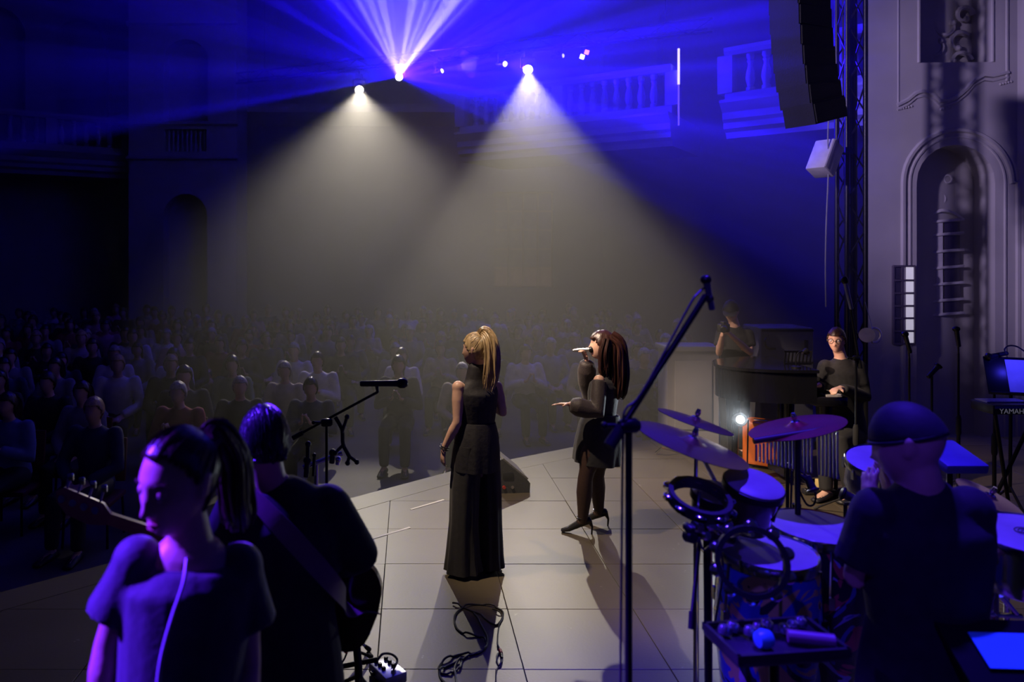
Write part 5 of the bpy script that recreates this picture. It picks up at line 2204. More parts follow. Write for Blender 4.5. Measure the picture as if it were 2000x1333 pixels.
# microphone on a short stand between the congas and the snare
Y0 = 3.3
t = mic_stand('short black stand with a black microphone beside the far conga', A(1651, 985), None, 0, (A(1690, 985, -.05), A(1640, 962, .0)), .017, rot=.2)
mb = MB()
mb.tube([A(1690, 986, -.05), A(1700, 990, -.02), A(1690, 1030, .0), A(1640, 1100, .05), V((A(1640, 0).x, 3.4, .006))], .004, 6, smooth=5)
build('cable', mb, M_CABLE, t)
Y0 = 3.6
t = mic_stand('black stand with a hanging microphone and looped cable between bongos and conga', A(1538, 905), None, 0, (A(1575, 930, 0), A(1590, 962, -.03)), .017, rot=.9)
mb = MB()
mb.tube([A(1572, 925, 0), A(1560, 950, 0), A(1575, 985, 0), A(1590, 985, 0), A(1592, 960, 0), A(1575, 930, .03), A(1550, 920, .05), A(1545, 980, .05), V((A(1545, 0).x, 3.65, .006))], .005, 6, smooth=5)
build('cable', mb, M_CABLE, t)

# ================================================================ REAR STAGE GEAR
# ---- black piano: curved body to the left, keyboard end by the pianist
pn = thing('grand_piano', 'black grand piano with slatted music desk, played by the pianist', 'piano', V((3.6, 7.6, 0)))
M_PIANO = mat('black_piano_lacquer', (.008, .008, .010), .12, var=.1, coat=.5)
ZB, ZT = .86, 1.18
o_ = [(3.72, 8.15), (3.35, 8.08), (3.06, 7.9), (2.95, 7.65), (2.98, 7.45), (3.15, 7.3), (3.4, 7.22), (3.72, 7.2)]
out = spline([V((a + .1, b, 0)) for a, b in o_], 4)
cen = V((3.5, 7.65, 0))
mb = MB()
mb.prism(out, (0, 0, ZB), (0, 0, ZT - .03))
build('case', mb, M_PIANO, pn, angle=25)
mb = MB()
mb.prism([cen + (p - cen) * 1.04 for p in out], (0, 0, ZT - .028), (0, 0, ZT))
build('lid', mb, M_PIANO, pn, angle=25)
mb = MB()
mb.box((3.96, 7.68, ZB + .02), (.30, .96, .09), bev=.01)
build('key_bed', mb, M_PIANO, pn)
kn = 30
for k in range(kn):
    mb = MB()
    mb.box((4.00, 7.24 + k * .88 / kn, ZB + .073), (.15, .88 / kn - .003, .02))
    build('white_key', mb, mat('ivory_key', (.55, .53, .5), .3), pn, smooth=False)
for k in range(kn - 1):
    if k % 7 in (2, 6):
        continue
    mb = MB()
    mb.box((3.97, 7.24 + (k + .5) * .88 / kn, ZB + .089), (.09, .014, .014))
    build('black_key', mb, M_PIANO, pn, smooth=False)
for a, b in ((3.95, 7.32), (3.95, 8.02), (3.22, 7.65)):
    mb = MB()
    mb.lathe([(.035, 0), (.03, .04), (.045, .12), (.05, .4), (.07, .8), (.075, ZB)], (a, b, 0), (0, 0, 1), 14)
    build('leg', mb, M_PIANO, pn)
mb = MB()
mb.tube([(3.7, 7.66, .16), (3.7, 7.66, ZB)], .03, 10)
mb.box((3.7, 7.66, .13), (.10, .34, .08))
build('pedal_lyre', mb, M_PIANO, pn)
# slatted music desk standing on the lid
md_ = thing('music_rack', 'black slatted music rack standing on the piano lid', 'rack', P(1558, 700, 7.6))
c = P(1558, 698, 7.6)
for z_, w_ in ((-.065, .27), (.055, .27)):
    mb = MB()
    mb.box(c + V((0, 0, z_)), (w_, .012, .018))
    build('rail', mb, M_BLACKMETAL, md_, smooth=False)
for k in range(8):
    mb = MB()
    mb.box(c + V((-.125 + k * .036, 0, 0)), (.010, .010, .12), rot=Matrix.Rotation(.12, 3, 'Y'))
    build('slat', mb, M_BLACKMETAL, md_, smooth=False)
# rack case behind the piano
rc = thing('equipment_case', 'dark grey equipment case standing behind the piano', 'case', V((P(1535, 0, 8.9).x, 8.9, 0)))
a, b = P(1482, 640, 8.9), P(1585, 700, 8.9)
mb = MB()
mb.box(((a.x + b.x) / 2, 9.1, a.z / 2), (b.x - a.x, .5, a.z), bev=.02)
build('cabinet', mb, mat('grey_blue_laminate', (.10, .105, .12), .5), rc)
for z_ in (a.z - .03, a.z - .4):
    mb = MB()
    mb.box(((a.x + b.x) / 2, 8.845, z_), (b.x - a.x - .02, .015, .025))
    build('edge_strip', mb, M_BLACKMETAL, rc, smooth=False)
mb = MB()
mb.tube([P(1500, 655, 8.83), P(1494, 668, 8.80), P(1500, 680, 8.83), P(1515, 682, 8.82)], .012, 8, smooth=4)
build('handle', mb, M_BLACKMETAL, rc)
mb = MB()
mb.box(P(1575, 678, 8.83), (.03, .03, .16))
build('latch', mb, M_BLACKMETAL, rc, smooth=False)
# pale plinth at the stage edge
a, b = P(1300, 676, 9.15), P(1405, 676, 9.15)
pl = thing('plinth', 'pale panelled plinth at the stage edge beside the photographer', 'plinth', V(((a.x + b.x) / 2, 9.3, 0)))
mb = MB()
mb.box(((a.x + b.x) / 2, 9.3, (a.z - .06) / 2), (b.x - a.x - .03, .34, a.z - .06))
build('body', mb, M_GAL, pl, smooth=False)
mb = MB()
mb.box(((a.x + b.x) / 2, 9.3, a.z - .03), (b.x - a.x + .03, .42, .06), bev=.012)
build('top_slab', mb, M_GAL, pl)
mb = MB()
mb.box(((a.x + b.x) / 2, 9.122, a.z * .5), (b.x - a.x - .2, .02, a.z - .35), bev=.006)
build('panel', mb, M_GAL, pl)
# orange box drum
cj = thing('box_drum', 'orange wooden box drum with rounded corners on the floor by the piano', 'drum', G(1498, 925))
c = G(1494, 914)
R_ = Matrix.Rotation(-.62, 3, 'Z')
M_OR = mat('orange_lacquered_wood', (.62, .14, .02), .35, var=.15, scale=4, coat=.3)
mb = MB()
mb.box(c + V((.0, .05, .26)), (.36, .30, .46), rot=R_, bev=.04)
build('body', mb, M_OR, cj)
for sx in (-1, 1):
    for sy in (-1, 1):
        mb = MB()
        mb.lathe([(.022, 0), (.026, .028)], c + V((0, .05, 0)) + R_ @ V((sx * .09, sy * .09, 0)), (0, 0, 1), 10)
        build('rubber_foot', mb, M_RUBBER, cj)
mb = MB()
mb.lathe([(.055, 0), (.055, .004), (.045, .004), (.045, 0)], c + V((0, .05, .24)) + R_ @ V((.18, 0, .03)), R_ @ V((1, 0, 0)), 20)
build('sound_hole_ring', mb, M_CHROME, cj)
mb = MB()
mb.box(c + V((-.02, .05, .492)), (.14, .05, .012), rot=R_, bev=.004)
build('handle', mb, M_CHROME, cj)
# floor lamp shining towards the audience
fl = thing('floor_lamp', 'small bright floor lamp below the piano', 'lamp', V((P(1446, 0, 7.35).x, 7.35, 0)))
c = P(1446, 820, 7.35)
dl = V((-.25, -1, .25)).normalized()
mb = MB()
mb.lathe([(.03, -.16), (.06, -.12), (.065, 0), (.058, .0)], c, dl, 16)
build('housing', mb, M_BLACKMETAL, fl)
mb = MB()
mb.lathe([(.040, -.004), (.035, .004), (.002, .008)], c, dl, 16)
build('lens', mb, mat('lamp_lens_white', (.9, .9, 1), .3, emit=(.85, .92, 1), estr=30), fl)
mb = MB()
mb.tube([c + V((-.075, 0, 0)), V((c.x - .075, c.y + .03, .02)), V((c.x + .075, c.y + .03, .02)), c + V((.075, 0, 0))], .008, 8)
build('bracket', mb, M_BLACKMETAL, fl)
pld = spot('floor_lamp_beam', c + dl * .03, c + dl * 3, (.8, .9, 1), 60, 120, .8, .04)
# ---- hanging line array of loudspeakers
la = thing('line_array', 'black hanging line array of stacked loudspeaker cabinets', 'loudspeaker', P(1560, 240, 8.0))
p_ = P(1563, -20, 8.0)
ang = 0.0
ofs = [(1558, 5), (1560, 42), (1563, 80), (1567, 117), (1572, 153), (1579, 187), (1588, 220)]
tl = [0, .02, .04, .07, .11, .16, .24]
for k, ((px, py), tt) in enumerate(zip(ofs, tl)):
    c = P(px, py, 8.0 - k * .02)
    R_ = Matrix.Rotation(.45, 3, 'Z') @ Matrix.Rotation(-tt * 1.0, 3, 'Y')
    mb = MB()
    w, d, h = .50, .38, .215
    pr = [(-w / 2, -d / 2, -h / 2), (w / 2, -d / 2, -h / 2), (w / 2 - .05, d / 2, -h / 2), (-w / 2 + .05, d / 2, -h / 2),
          (-w / 2, -d / 2, h / 2), (w / 2, -d / 2, h / 2), (w / 2 - .05, d / 2, h / 2), (-w / 2 + .05, d / 2, h / 2)]
    mb.add([c + R_ @ V(q) for q in pr], [(0, 3, 2, 1), (4, 5, 6, 7), (0, 1, 5, 4), (1, 2, 6, 5), (2, 3, 7, 6), (3, 0, 4, 7)])
    cb = build('cabinet', mb, mat('black_speaker_paint', (.004, .004, .005), .6, scale=60, bump=.2), la, smooth=False)
    mb = MB()
    mb.box(c + R_ @ V((0, -d / 2 - .006, 0)), (w - .03, .012, h - .03), rot=R_)
    build('grille', mb, mat('black_grille', (.004, .004, .005), .6, .2, scale=150, bump=.4), cb, smooth=False)
mb = MB()
for sx in (-.2, .2):
    q = P(1558, -5, 8.0) + V((sx, 0, 0))
    mb.tube([q, V((q.x, q.y, BH - .3))], .010, 8)
build('rigging_chain', mb, M_BLACKMETAL, la)
# small pale loudspeaker on a bracket
ss = thing('small_loudspeaker', 'small pale loudspeaker tilted on the tower below the line array', 'loudspeaker', P(1610, 310, 9.0))
c = P(1611, 310, 9.0)
R_ = Matrix.Rotation(.5, 3, 'Z') @ Matrix.Rotation(.52, 3, 'Y')
mb = MB()
mb.box(c, (.22, .24, .40), rot=R_, bev=.015)
build('cabinet', mb, mat('pale_grey_paint', (.5, .48, .5), .5), ss)
mb = MB()
mb.box(c + R_ @ V((-.06, -.125, 0)), (.09, .01, .37), rot=R_, bev=.004)
build('grille', mb, mat('mid_grey_mesh', (.3, .28, .3), .5), ss)
mb = MB()
mb.tube([c + R_ @ V((.1, 0, .0)), P(1640, 300, 9.1), P(1655, 300, 9.2)], .015, 8)
build('bracket', mb, M_BLACKMETAL, ss)
# lighting tower
tw = thing('truss_tower', 'black truss tower beside the tall pilaster', 'tower', V((P(1662, 0, 9.25).x, 9.25, 0)))
cx_ = P(1662, 0, 9.25).x
for sx in (-1, 1):
    for sy in (-1, 1):
        mb = MB()
        mb.tube([(cx_ + sx * .11, 9.25 + sy * .11, .03), (cx_ + sx * .11, 9.25 + sy * .11, 8.6)], .028, 10)
        build('chord', mb, M_BLACKMETAL, tw)
for k in range(24):
    z0 = .1 + k * .35
    for (a, b) in (((-1, -1), (1, -1)), ((1, -1), (1, 1)), ((1, 1), (-1, 1)), ((-1, 1), (-1, -1))):
        if k % 2:
            a, b = b, a
        mb = MB()
        mb.tube([(cx_ + a[0] * .11, 9.25 + a[1] * .11, z0), (cx_ + b[0] * .11, 9.25 + b[1] * .11, z0 + .35)], .010, 6)
        build('brace', mb, M_BLACKMETAL, tw)
mb = MB()
mb.box((cx_, 9.25, .015), (.7, .45, .03), bev=.005)
build('base_plate', mb, M_BLACKMETAL, tw)
for k in range(5):  # cables added inside the lattice so the tower casts a solid shadow
    mb = MB()
    q_ = V((cx_ - .05 + .025 * k, 9.25 + .03 * (-1) ** k, 0))
    mb.tube([q_ + V((0, 0, .05)), q_ + V((.01, 0, 2.5)), q_ + V((-.01, .01, 5)), q_ + V((0, 0, 8.4))], .022, 8, smooth=3)
    build('shadow_fill_cable', mb, M_CABLE, tw)
cbl = thing('tower_cable', 'thin pale cable hanging down in front of the tower', 'cable', P(1617, 420, 8.9))
mb = MB()
mb.tube([P(1622, 195, 8.95), P(1617, 260, 8.9), P(1618, 330, 8.9), P(1614, 430, 8.9), P(1612, 520, 8.9), P(1613, 600, 8.9)], .008, 6, smooth=5)
build('cable', mb, mat('grey_cable', (.25, .25, .28), .5), cbl)
# round silver worklight on the tower
sf = thing('round_spotlight', 'round silver spotlight with curved yoke fixed to the tower', 'lamp', P(1697, 655, 8.9))
c = P(1700, 655, 8.9)
mb = MB()
mb.lathe([(.065, -.10), (.08, -.02), (.085, .0), (.075, .0)], c + V((-.04, 0, 0)), (-.5, -1, .1), 20)
build('housing', mb, mat('bright_silver', (.75, .75, .78), .3, .7), sf)
mb = MB()
pts = [c + V((.03 + .075 * math.cos(a), -.02, .085 * math.sin(a))) for a in [-1.9 + 3.8 * k / 12 for k in range(13)]]
mb.tube(pts, .016, 10)
build('yoke', mb, MATS['bright_silver'], sf)
mb = MB()
mb.tube([c + V((-.05, .05, 0)), V((cx_ + .11, 9.14, c.z))], .014, 8)
build('clamp', mb, M_BLACKMETAL, sf)
mb = MB()
mb.tube([P(1704, 645, 8.85), P(1698, 620, 8.9), P(1690, 590, 9.0)], .004, 6)
build('safety_wire', mb, M_CHROME, sf)
# pencil microphone and lit clips in front of the tower
Y0 = 6.6
mic_stand('black stand with a slim blue-lit microphone in front of the tower', A(1672, 700), (A(1680, 720), A(1658, 580)), 0, (A(1663, 605), A(1648, 540)), .016, pole_r=.013, micm=mat('blue_grey_microphone', (.2, .2, .3), .3, .5))
# ---- right-hand group of stands
for lab, y, tip, m0, m1, boom in (
        ('dark microphone stand in front of the narrow lattice window', 7.2, (1776, 700), (1778, 690), (1766, 648), None),
        ('microphone stand in front of the arched window recess', 7.0, (1872, 690), (1873, 678), (1867, 638), None),
        ('short microphone stand with a blue glint left of the recess', 6.6, (1820, 735), (1812, 738), (1836, 712), None),
        ('boom microphone stand reaching over the music stand', 6.4, (1942, 720), (1968, 690), (1926, 698), None)):
    Y0 = y
    mic_stand(lab, A(*tip), boom, 0, (A(*m0), A(*m1)), .018, pole_r=.012, rot=y)
Y0 = 6.3
ar = tag(build('cable', MB().tube([A(1966, 692), A(1962, 683), A(1970, 676), A(1985, 677), A(2000, 686), A(2020, 700)], .006, 6, smooth=5), M_CABLE, None, A(1966, 692)), 'cable arching from the boom microphone over the music stand', 'cable')
mstd = thing('music_stand', 'black music stand holding a blue-lit sheet at the right edge', 'stand', V((A(1985, 0).x, 6.3, 0)))
RT = Matrix.Rotation(-.35, 3, 'Z') @ Matrix.Rotation(-.45, 3, 'X')
c = A(1982, 735)
mb = MB()
mb.box(c, (.40, .012, .32), rot=RT, bev=.004)
build('desk', mb, M_BLACKMETAL, mstd)
mb = MB()
mb.box(c + RT @ V((0, -.03, -.16)), (.40, .06, .01), rot=RT)
build('ledge', mb, M_BLACKMETAL, mstd, smooth=False)
mb = MB()
mb.tube([V((c.x, c.y + .05, .3)), c + V((0, .04, -.1))], .013, 10)
build('pole', mb, M_BLACKMETAL, mstd)
legs3(mstd, V((c.x, c.y + .05, 0)), .35, .3, M_BLACKMETAL)
mb = MB()
mb.box(c + RT @ V((.05, -.012, -.01)), (.21, .003, .29), rot=RT)
tag(build('sheet_music', mb, mat('white_sheet', (.7, .7, .75), .7), None, c, False), 'sheet of music glowing blue on the music stand', 'paper')
spot('sheet_blue_spot', c + V((-.1, -.22, .28)), c, (.05, .04, 1), 6, 90, .6, .02)  # blue spot aimed at the sheet, no fixture modelled
# keyboard on its stand
kb = thing('electric_keyboard', 'black electric keyboard with white lettering beyond the percussion', 'keyboard', V((P(1960, 0, 6.0).x, 6.0, 0)))
c = P(1962, 795, 6.0)
mb = MB()
mb.box(c, (.36, .24, .075), bev=.01)
build('case', mb, M_BLACKPLASTIC, kb)
mb = MB()
mb.box(c + V((0, -.121, .02)), (.34, .006, .02))
build('silver_strip', mb, M_CHROME, kb, smooth=False)
fc = bpy.data.curves.new('lettering', 'FONT')
fc.body = 'YAMAHA'
fc.size = .055
fc.extrude = .001
fc.align_x = 'CENTER'
fc.align_y = 'CENTER'
_tmp = bpy.data.objects.new('lettering_source', fc)
COL.objects.link(_tmp)
fme = bpy.data.meshes.new_from_object(_tmp.evaluated_get(bpy.context.evaluated_depsgraph_get()))
bpy.data.objects.remove(_tmp)
fo = bpy.data.objects.new('lettering', fme)
fme.materials.clear()
COL.objects.link(fo)
fo.parent = kb
fo.location = c + V((-.02, -.122, -.012)) - V(kb['_b'])
fo.rotation_euler = (pi / 2, 0, 0)
fme.materials.append(mat('white_print', (.8, .8, .8), .5, emit=(1, 1, 1), estr=.05))
for k in range(12):
    mb = MB()
    mb.box(c + V((-.15 + k * .027, .03, .042)), (.024, .13, .012))
    build('white_key', mb, MATS['ivory_key'], kb, smooth=False)
for sx in (-1, 1):
    mb = MB()
    mb.tube([c + V((sx * .15, -.1, -.04)), V((c.x - sx * .15, c.y + .1, .02))], .014, 8)
    build('stand_leg', mb, M_BLACKMETAL, kb)
# small floor boxes and pedals by the far stands
fb_ = thing('floor_box', 'small yellowish connection box on the floor behind the congas', 'box', G(1607, 962))
c = G(1607, 958)
mb = MB()
mb.box(c + V((0, 0, .05)), (.11, .09, .10), bev=.008)
build('case', mb, mat('yellow_beige_plastic', (.55, .42, .16), .5), fb_)
mb = MB()
mb.lathe([(.02, 0), (.02, .02)], c + V((0, -.045, .05)), (0, -1, 0), 12)
build('socket', mb, M_BLACKPLASTIC, fb_)
for lab, px, py, w in (('dark pedal on the floor left of the connection box', 1585, 966, .16), ('long dark power strip on the floor right of the connection box', 1632, 968, .26)):
    fbx = thing('power_strip' if w > .2 else 'sustain_pedal', lab, 'strip' if w > .2 else 'pedal', G(px, py))
    c = G(px, py)
    mb = MB()
    mb.box(c + V((0, 0, .025)), (w, .08, .045), bev=.01)
    build('case', mb, M_BLACKPLASTIC, fbx)
    mb = MB()
    for k in range(3):
        mb.lathe([(.016, 0), (.016, .006)], c + V((-w / 3 + k * w / 3, 0, .048)), (0, 0, 1), 10)
    build('socket' if w > .2 else 'tread', mb, M_CHROME, fbx)
ground_cable('cable', 'black cable running across the floor behind the bar chimes', [(1540, 925), (1570, 932), (1600, 940), (1640, 938), (1672, 945), (1700, 955)], .009)
ground_cable('cable', 'black cable curled on the floor beside the box drum', [(1395, 905), (1415, 900), (1440, 903), (1470, 912), (1440, 908), (1420, 912)], .008)
ground_cable('cable', 'black cable end on the floor behind the dark-haired singer', [(1196, 908), (1203, 911), (1212, 910)], .010)
# tilted chrome foot of a stand by the cymbals
cf = tag(build('stand_foot', MB().tube([G(1282, 885, .02), G(1292, 875, .10), G(1325, 884, .02)], .014, 8), M_CHROME, None, G(1282, 885)), 'chrome folding foot on the floor behind the cymbals', 'foot')

# ---- lighting truss and lamps over the hall
tr_ = thing('lighting_truss', 'thin black lighting truss hung across the hall with stage lamps', 'truss', V((1.5, 16.6, 6.45)))
TA, TB = V((-4.2, 18.6, 6.35)), V((5.6, 14.2, 6.35))
for dx in ((0, 0, 0), (0, 0, .25), (0, .22, .12)):
    mb = MB()
    mb.tube([TA + V(dx), TB + V(dx)], .022, 8)
    build('chord', mb, M_BLACKMETAL, tr_)
for k in range(26):
    a = TA.lerp(TB, k / 26)
    b = TA.lerp(TB, (k + 1) / 26)
    mb = MB()
    mb.tube([a, b + V((0, 0, .25))] if k % 2 else [a + V((0, 0, .25)), b], .010, 6)
    build('brace', mb, M_BLACKMETAL, tr_)
for k in (2, 13, 24):
    a = TA.lerp(TB, k / 26)
    mb = MB()
    mb.tube([a + V((0, 0, .25)), V((a.x, a.y, BH))], .006, 6)
    build('hanging_cable', mb, M_BLACKMETAL, tr_)


def stage_lamp(label, pos, aim, col, estr, r=.10, lens_r=None):
    """moving head: clamp, yoke, head and glowing lens; the lens sits behind the light source"""
    pos = V(pos)
    d = (V(aim) - pos).normalized()
    t = thing('stage_lamp', label, 'lamp', pos + V((0, 0, .2)), 'stage lamps over the hall')
    mb = MB()
    mb.lathe([(r * .7, -.32), (r * 1.05, -.26), (r * 1.1, -.08), (r, -.06)], pos, d, 18)
    hd_ = build('head', mb, M_BLACKPLASTIC, t)
    mb = MB()
    lr = lens_r or r * .95
    mb.lathe([(lr, -.062), (lr * .8, -.045), (lr * .3, -.035), (.002, -.034)], pos, d, 18)
    build('lens', mb, mat('lens_' + label.replace(' ', '_')[:24], (.9, .9, .9), .3, emit=col, estr=estr), hd_)
    x, y, _ = frame(d)
    c = pos - d * .17
    sd = V((0, 0, 1)).cross(d).normalized() * (r * 1.35)
    mb = MB()
    mb.tube([c + sd, c + sd + V((0, 0, r * 2)), c - sd + V((0, 0, r * 2)), c - sd], .018, 8)
    build('yoke', mb, M_BLACKPLASTIC, t)
    mb = MB()
    mb.box(c + V((0, 0, r * 2 + .06)), (.16, .16, .10), bev=.01)
    build('base', mb, M_BLACKPLASTIC, t)
    top_ = c + V((0, 0, r * 2 + .10))
    ab = TB - TA
    tt_ = max(0, min(1, (top_ - TA).dot(ab) / ab.length_squared))
    q_ = TA + ab * tt_
    mb = MB()
    mb.tube([top_, V((top_.x, top_.y, q_.z)), q_], .016, 8)
    build('hanging_arm', mb, M_BLACKMETAL, t)
    return t


stage_lamp('white spot lamp, left of the two throwing white beams', LAMP1, (.3, 6, 0), (1, .97, .9), 30)
stage_lamp('white spot lamp, right of the two throwing white beams', LAMP2, (.85, 6.2, 0), (1, .97, .9), 30)
stage_lamp('blue effect lamp throwing a fan of rays upwards', LAMPB, LAMPB + V((-.05, -.85, -.1)), (.7, .75, 1), 14, .08)
stage_lamp('small blue lamp between the two white spots beams', LAMPC, LAMPC + V((.5, -.8, -.2)), (.5, .45, 1), 8, .06)
LD = P(868, 137, 16.0)
stage_lamp('small pale lamp lighting a puff of smoke', LD, LD + V((.8, -.5, .15)), (.75, .7, 1), 8, .05)
spot('smoke_beam', LD + V((.05, -.03, .01)), LD + V((1.0, -.35, .10)), (.45, .35, 1), 60, 34, .4, .03)
LE = P(1105, 108, 15.4)
stage_lamp('small dim lamp beside the red and white beam-lit squares', LE, LE + V((.8, -.6, 0)), (.4, .35, 1), 3, .045)
# beam-lit squares, their light put in as glow, and LED tube on the gallery
for lab, px, py, col, e in (('small square orange-red target, beam light put in as glow, on the rear gallery', 1146, 102, (1, .22, .08), 3.0), ('small square white target, beam light put in as glow, on the rear gallery', 1137, 111, (1, .9, .95), 5.0)):
    c = P(px, py, 15.3)
    t = thing('indicator_panel', lab, 'lamp', c)
    mb = MB()
    mb.box(c, (.085, .02, .085), rot=Matrix.Rotation(.3, 3, 'Y'))
    build('glow_face', mb, mat('indicator_' + lab.split()[2], (.5, .3, .3), .4, emit=col, estr=e), t, smooth=False)
    mb = MB()
    mb.box(c + V((0, .02, 0)), (.10, .02, .10), rot=Matrix.Rotation(.3, 3, 'Y'))
    mb.tube([c + V((0, .03, 0)), c + V((0, .03, .35))], .008, 6)
    build('bracket', mb, M_BLACKMETAL, t, smooth=False)
lt = thing('light_tube', 'upright glowing light tube at the end of the rear gallery', 'lamp', P(1325, 240, 15.2))
mb = MB()
mb.tube([P(1325.5, 165, 15.2), P(1325.5, 95, 15.2)], .022, 10)
build('glowing_tube', mb, mat('tube_white_glow', (.9, .9, .9), .3, emit=(.75, .6, 1), estr=2.2), lt)
mb = MB()
mb.tube([P(1325.5, 245, 15.2), P(1325.5, 165, 15.2)], .016, 10)
build('lower_tube', mb, mat('tube_blue_glow', (.5, .5, .9), .3, emit=(.2, .1, 1), estr=1.0), lt)
mb = MB()
mb.box(P(1325.5, 168, 15.26), (.07, .05, .10))
build('clamp', mb, M_BLACKMETAL, lt, smooth=False)

# gooseneck reading lamp on the piano
gl_ = thing('reading_lamp', 'small black gooseneck lamp on the piano lighting the pianist', 'lamp', V((3.70, 7.35, ZT)))
b_ = V((3.70, 7.35, ZT))
mb = MB()
mb.lathe([(.045, 0), (.045, .012), (.01, .02)], b_, (0, 0, 1), 16)
build('base', mb, M_BLACKMETAL, gl_)
mb = MB()
mb.tube([b_ + V((0, 0, .015)), b_ + V((0, 0, .10)), b_ + V((.03, 0, .15)), b_ + V((.08, .01, .15))], .006, 8, smooth=5)
build('neck', mb, M_BLACKMETAL, gl_)
tip = b_ + V((.09, .01, .15))
dl = (P(1634, 668, 7.5) - tip).normalized()
mb = MB()
mb.lathe([(.012, -.03), (.03, .0), (.034, .02), (.031, .02)], tip, dl, 14, cap=False)
build('shade', mb, M_BLACKMETAL, gl_)
mb = MB()
mb.ball(tip + dl * .002, .011, 10, 8)
build('bulb', mb, mat('warm_bulb', (1, .8, .6), .3, emit=(1, .7, .5), estr=5), gl_)
spot('reading_lamp_beam', tip + dl * .025, tip + dl, (1.0, .62, .50), 4, 100, .6, .02)

# ================================================================ AUDIENCE
AUD_Z = FLOOR_Z
TEMPL = []
COLS = dict(white=(.62, .60, .64), grey=(.20, .20, .23), black=(.02, .02, .024), navy=(.03, .035, .08), red=(.28, .05, .05), pink=(.45, .22, .25),
            beige=(.42, .36, .28), blue=(.12, .16, .32), green=(.08, .13, .10))
CLOTH = {k: mat('audience_' + k + '_cloth', v, .85, var=.15, scale=12) for k, v in COLS.items()}
HAIRS = [HAIR_DARK, HAIR_BLOND, HAIR_GREY, HAIR_BLACK, HAIR_RED]


def audience_template(fem, lean, hold):
    """seated listener facing -Y, seat at the origin, feet on the floor"""
    z = AUD_Z
    sw = .17 if fem else .195
    J = dict(hd=V((.0, -.02 + lean, z + 1.19)), f=(.08, -1, -.02), nk=V((0, 0.0 + lean * .8, z + 1.045)), sl=V((sw, .02 + lean * .7, z + .985)), sr=V((-sw, .02 + lean * .7, z + .985)),
             ch=V((0, .02 + lean * .5, z + .86)), wa=V((0, .04, z + .66)), pe=V((0, .05, z + .52)),
             el=V((sw + .08, -.05, z + .70)), er=V((-sw - .08, -.05, z + .70)),
             hl=V((.09, .02, z + .51)), hr=V((-.09, .02, z + .51)), kl=V((.12, -.42, z + .50)), kr=V((-.12, -.42, z + .50)),
             al=V((.12, -.44, z + .085)), ar=V((-.12, -.44, z + .085)), tl=(.1, -1), tr=(-.1, -1))
    if hold == 'clap':
        J['wl'], J['wr'] = V((.04, -.28, z + .84)), V((-.04, -.28, z + .84))
        hands = dict(l=((-.1, -.5, .8), (-1, 0, 0), .15, 1), r=((.1, -.5, .8), (1, 0, 0), .15, -1))
    else:
        J['wl'], J['wr'] = V((.06, -.27, z + .60)), V((-.06, -.27, z + .60))
        hands = dict(l=((-.6, -.7, -.1), (0, 0, -1), .4, 1), r=((.6, -.7, -.1), (0, 0, -1), .4, -1))
    o, L = human('person', J, 'x', voxel=.022, fem=fem, s=1.0, hands=hands, base=V((0, 0, z)), hres=(36, 28))
    sh_ = shirt(o, J, CLOTH['grey'], 1.85, .022, voxel=.024)
    tr = trousers(o, J, CLOTH['black'], voxel=.026)
    shoes(o, J, M_BLACKPLASTIC)
    hr, HL = hair_cap(o, J['hd'], J['f'], (0, 0, 1), HAIR_DARK, 1.0 if not fem else .97, .016, .046, -.02 if not fem else -.06, -.08 if not fem else -.11)
    if fem:
        mb = MB()
        strands(mb, None, [HL(.0, -.06, .05), HL(0, -.115, -.02), HL(0, -.12, -.12), HL(0, -.11, -.17)], 26, .012, .05, .07, 11, .006, 4)
        build('long_hair', mb, HAIR_DARK, hr)
    for c in [o] + list(o.children):
        for sl_ in c.material_slots:
            m_ = sl_.material
            sl_.link = 'OBJECT'
            sl_.material = m_
    return o


for a in ((False, 0, 'lap'), (True, .02, 'lap'), (False, -.03, 'clap'), (True, -.02, 'clap'), (False, .03, 'lap')):
    TEMPL.append(audience_template(*a))


def set_mat(o, m):
    o.material_slots[0].link = 'OBJECT'
    o.material_slots[0].material = m


USED = [False] * len(TEMPL)


def seat_person(x, y, k, top, hair, label, group, turn=0.0):
    if not USED[k]:
        o = TEMPL[k]
        USED[k] = True
        o.location = (x, y, AUD_Z)
        o.rotation_euler = (0, 0, turn)
    else:
        src = TEMPL[k]
        o = copy_tree(src, None, (x, y, AUD_Z), turn)
    o['label'] = label
    o['category'] = 'person'
    o['group'] = group
    for c in o.children:
        if c.name.startswith('shirt'):
            set_mat(c, CLOTH[top])
        elif c.name.startswith('hair'):
            set_mat(c, hair)
            for g in c.children:
                set_mat(g, hair)
    return o


# chair template for the rows nearest the stage
def make_chair():
    t = thing('audience_chair', 'x', 'chair', V((0, 0, AUD_Z)), 'audience chairs')
    z = AUD_Z
    mb = MB()
    mb.box((0, 0.0, z + .385), (.44, .42, .05), bev=.015)
    build('seat', mb, mat('dark_red_upholstery', (.10, .02, .025), .8), t)
    mb = MB()
    mb.box((0, .235, z + .68), (.42, .035, .40), rot=Matrix.Rotation(-.12, 3, 'X'), bev=.012)
    build('backrest', mb, MATS['dark_red_upholstery'], t)
    for sx in (-1, 1):
        for sy in (-1, 1):
            mb = MB()
            mb.tube([(sx * .19, sy * .18, z + .36), (sx * .20, sy * .20, z)], .012, 8)
            build('leg', mb, M_BLACKMETAL, t)
    return t


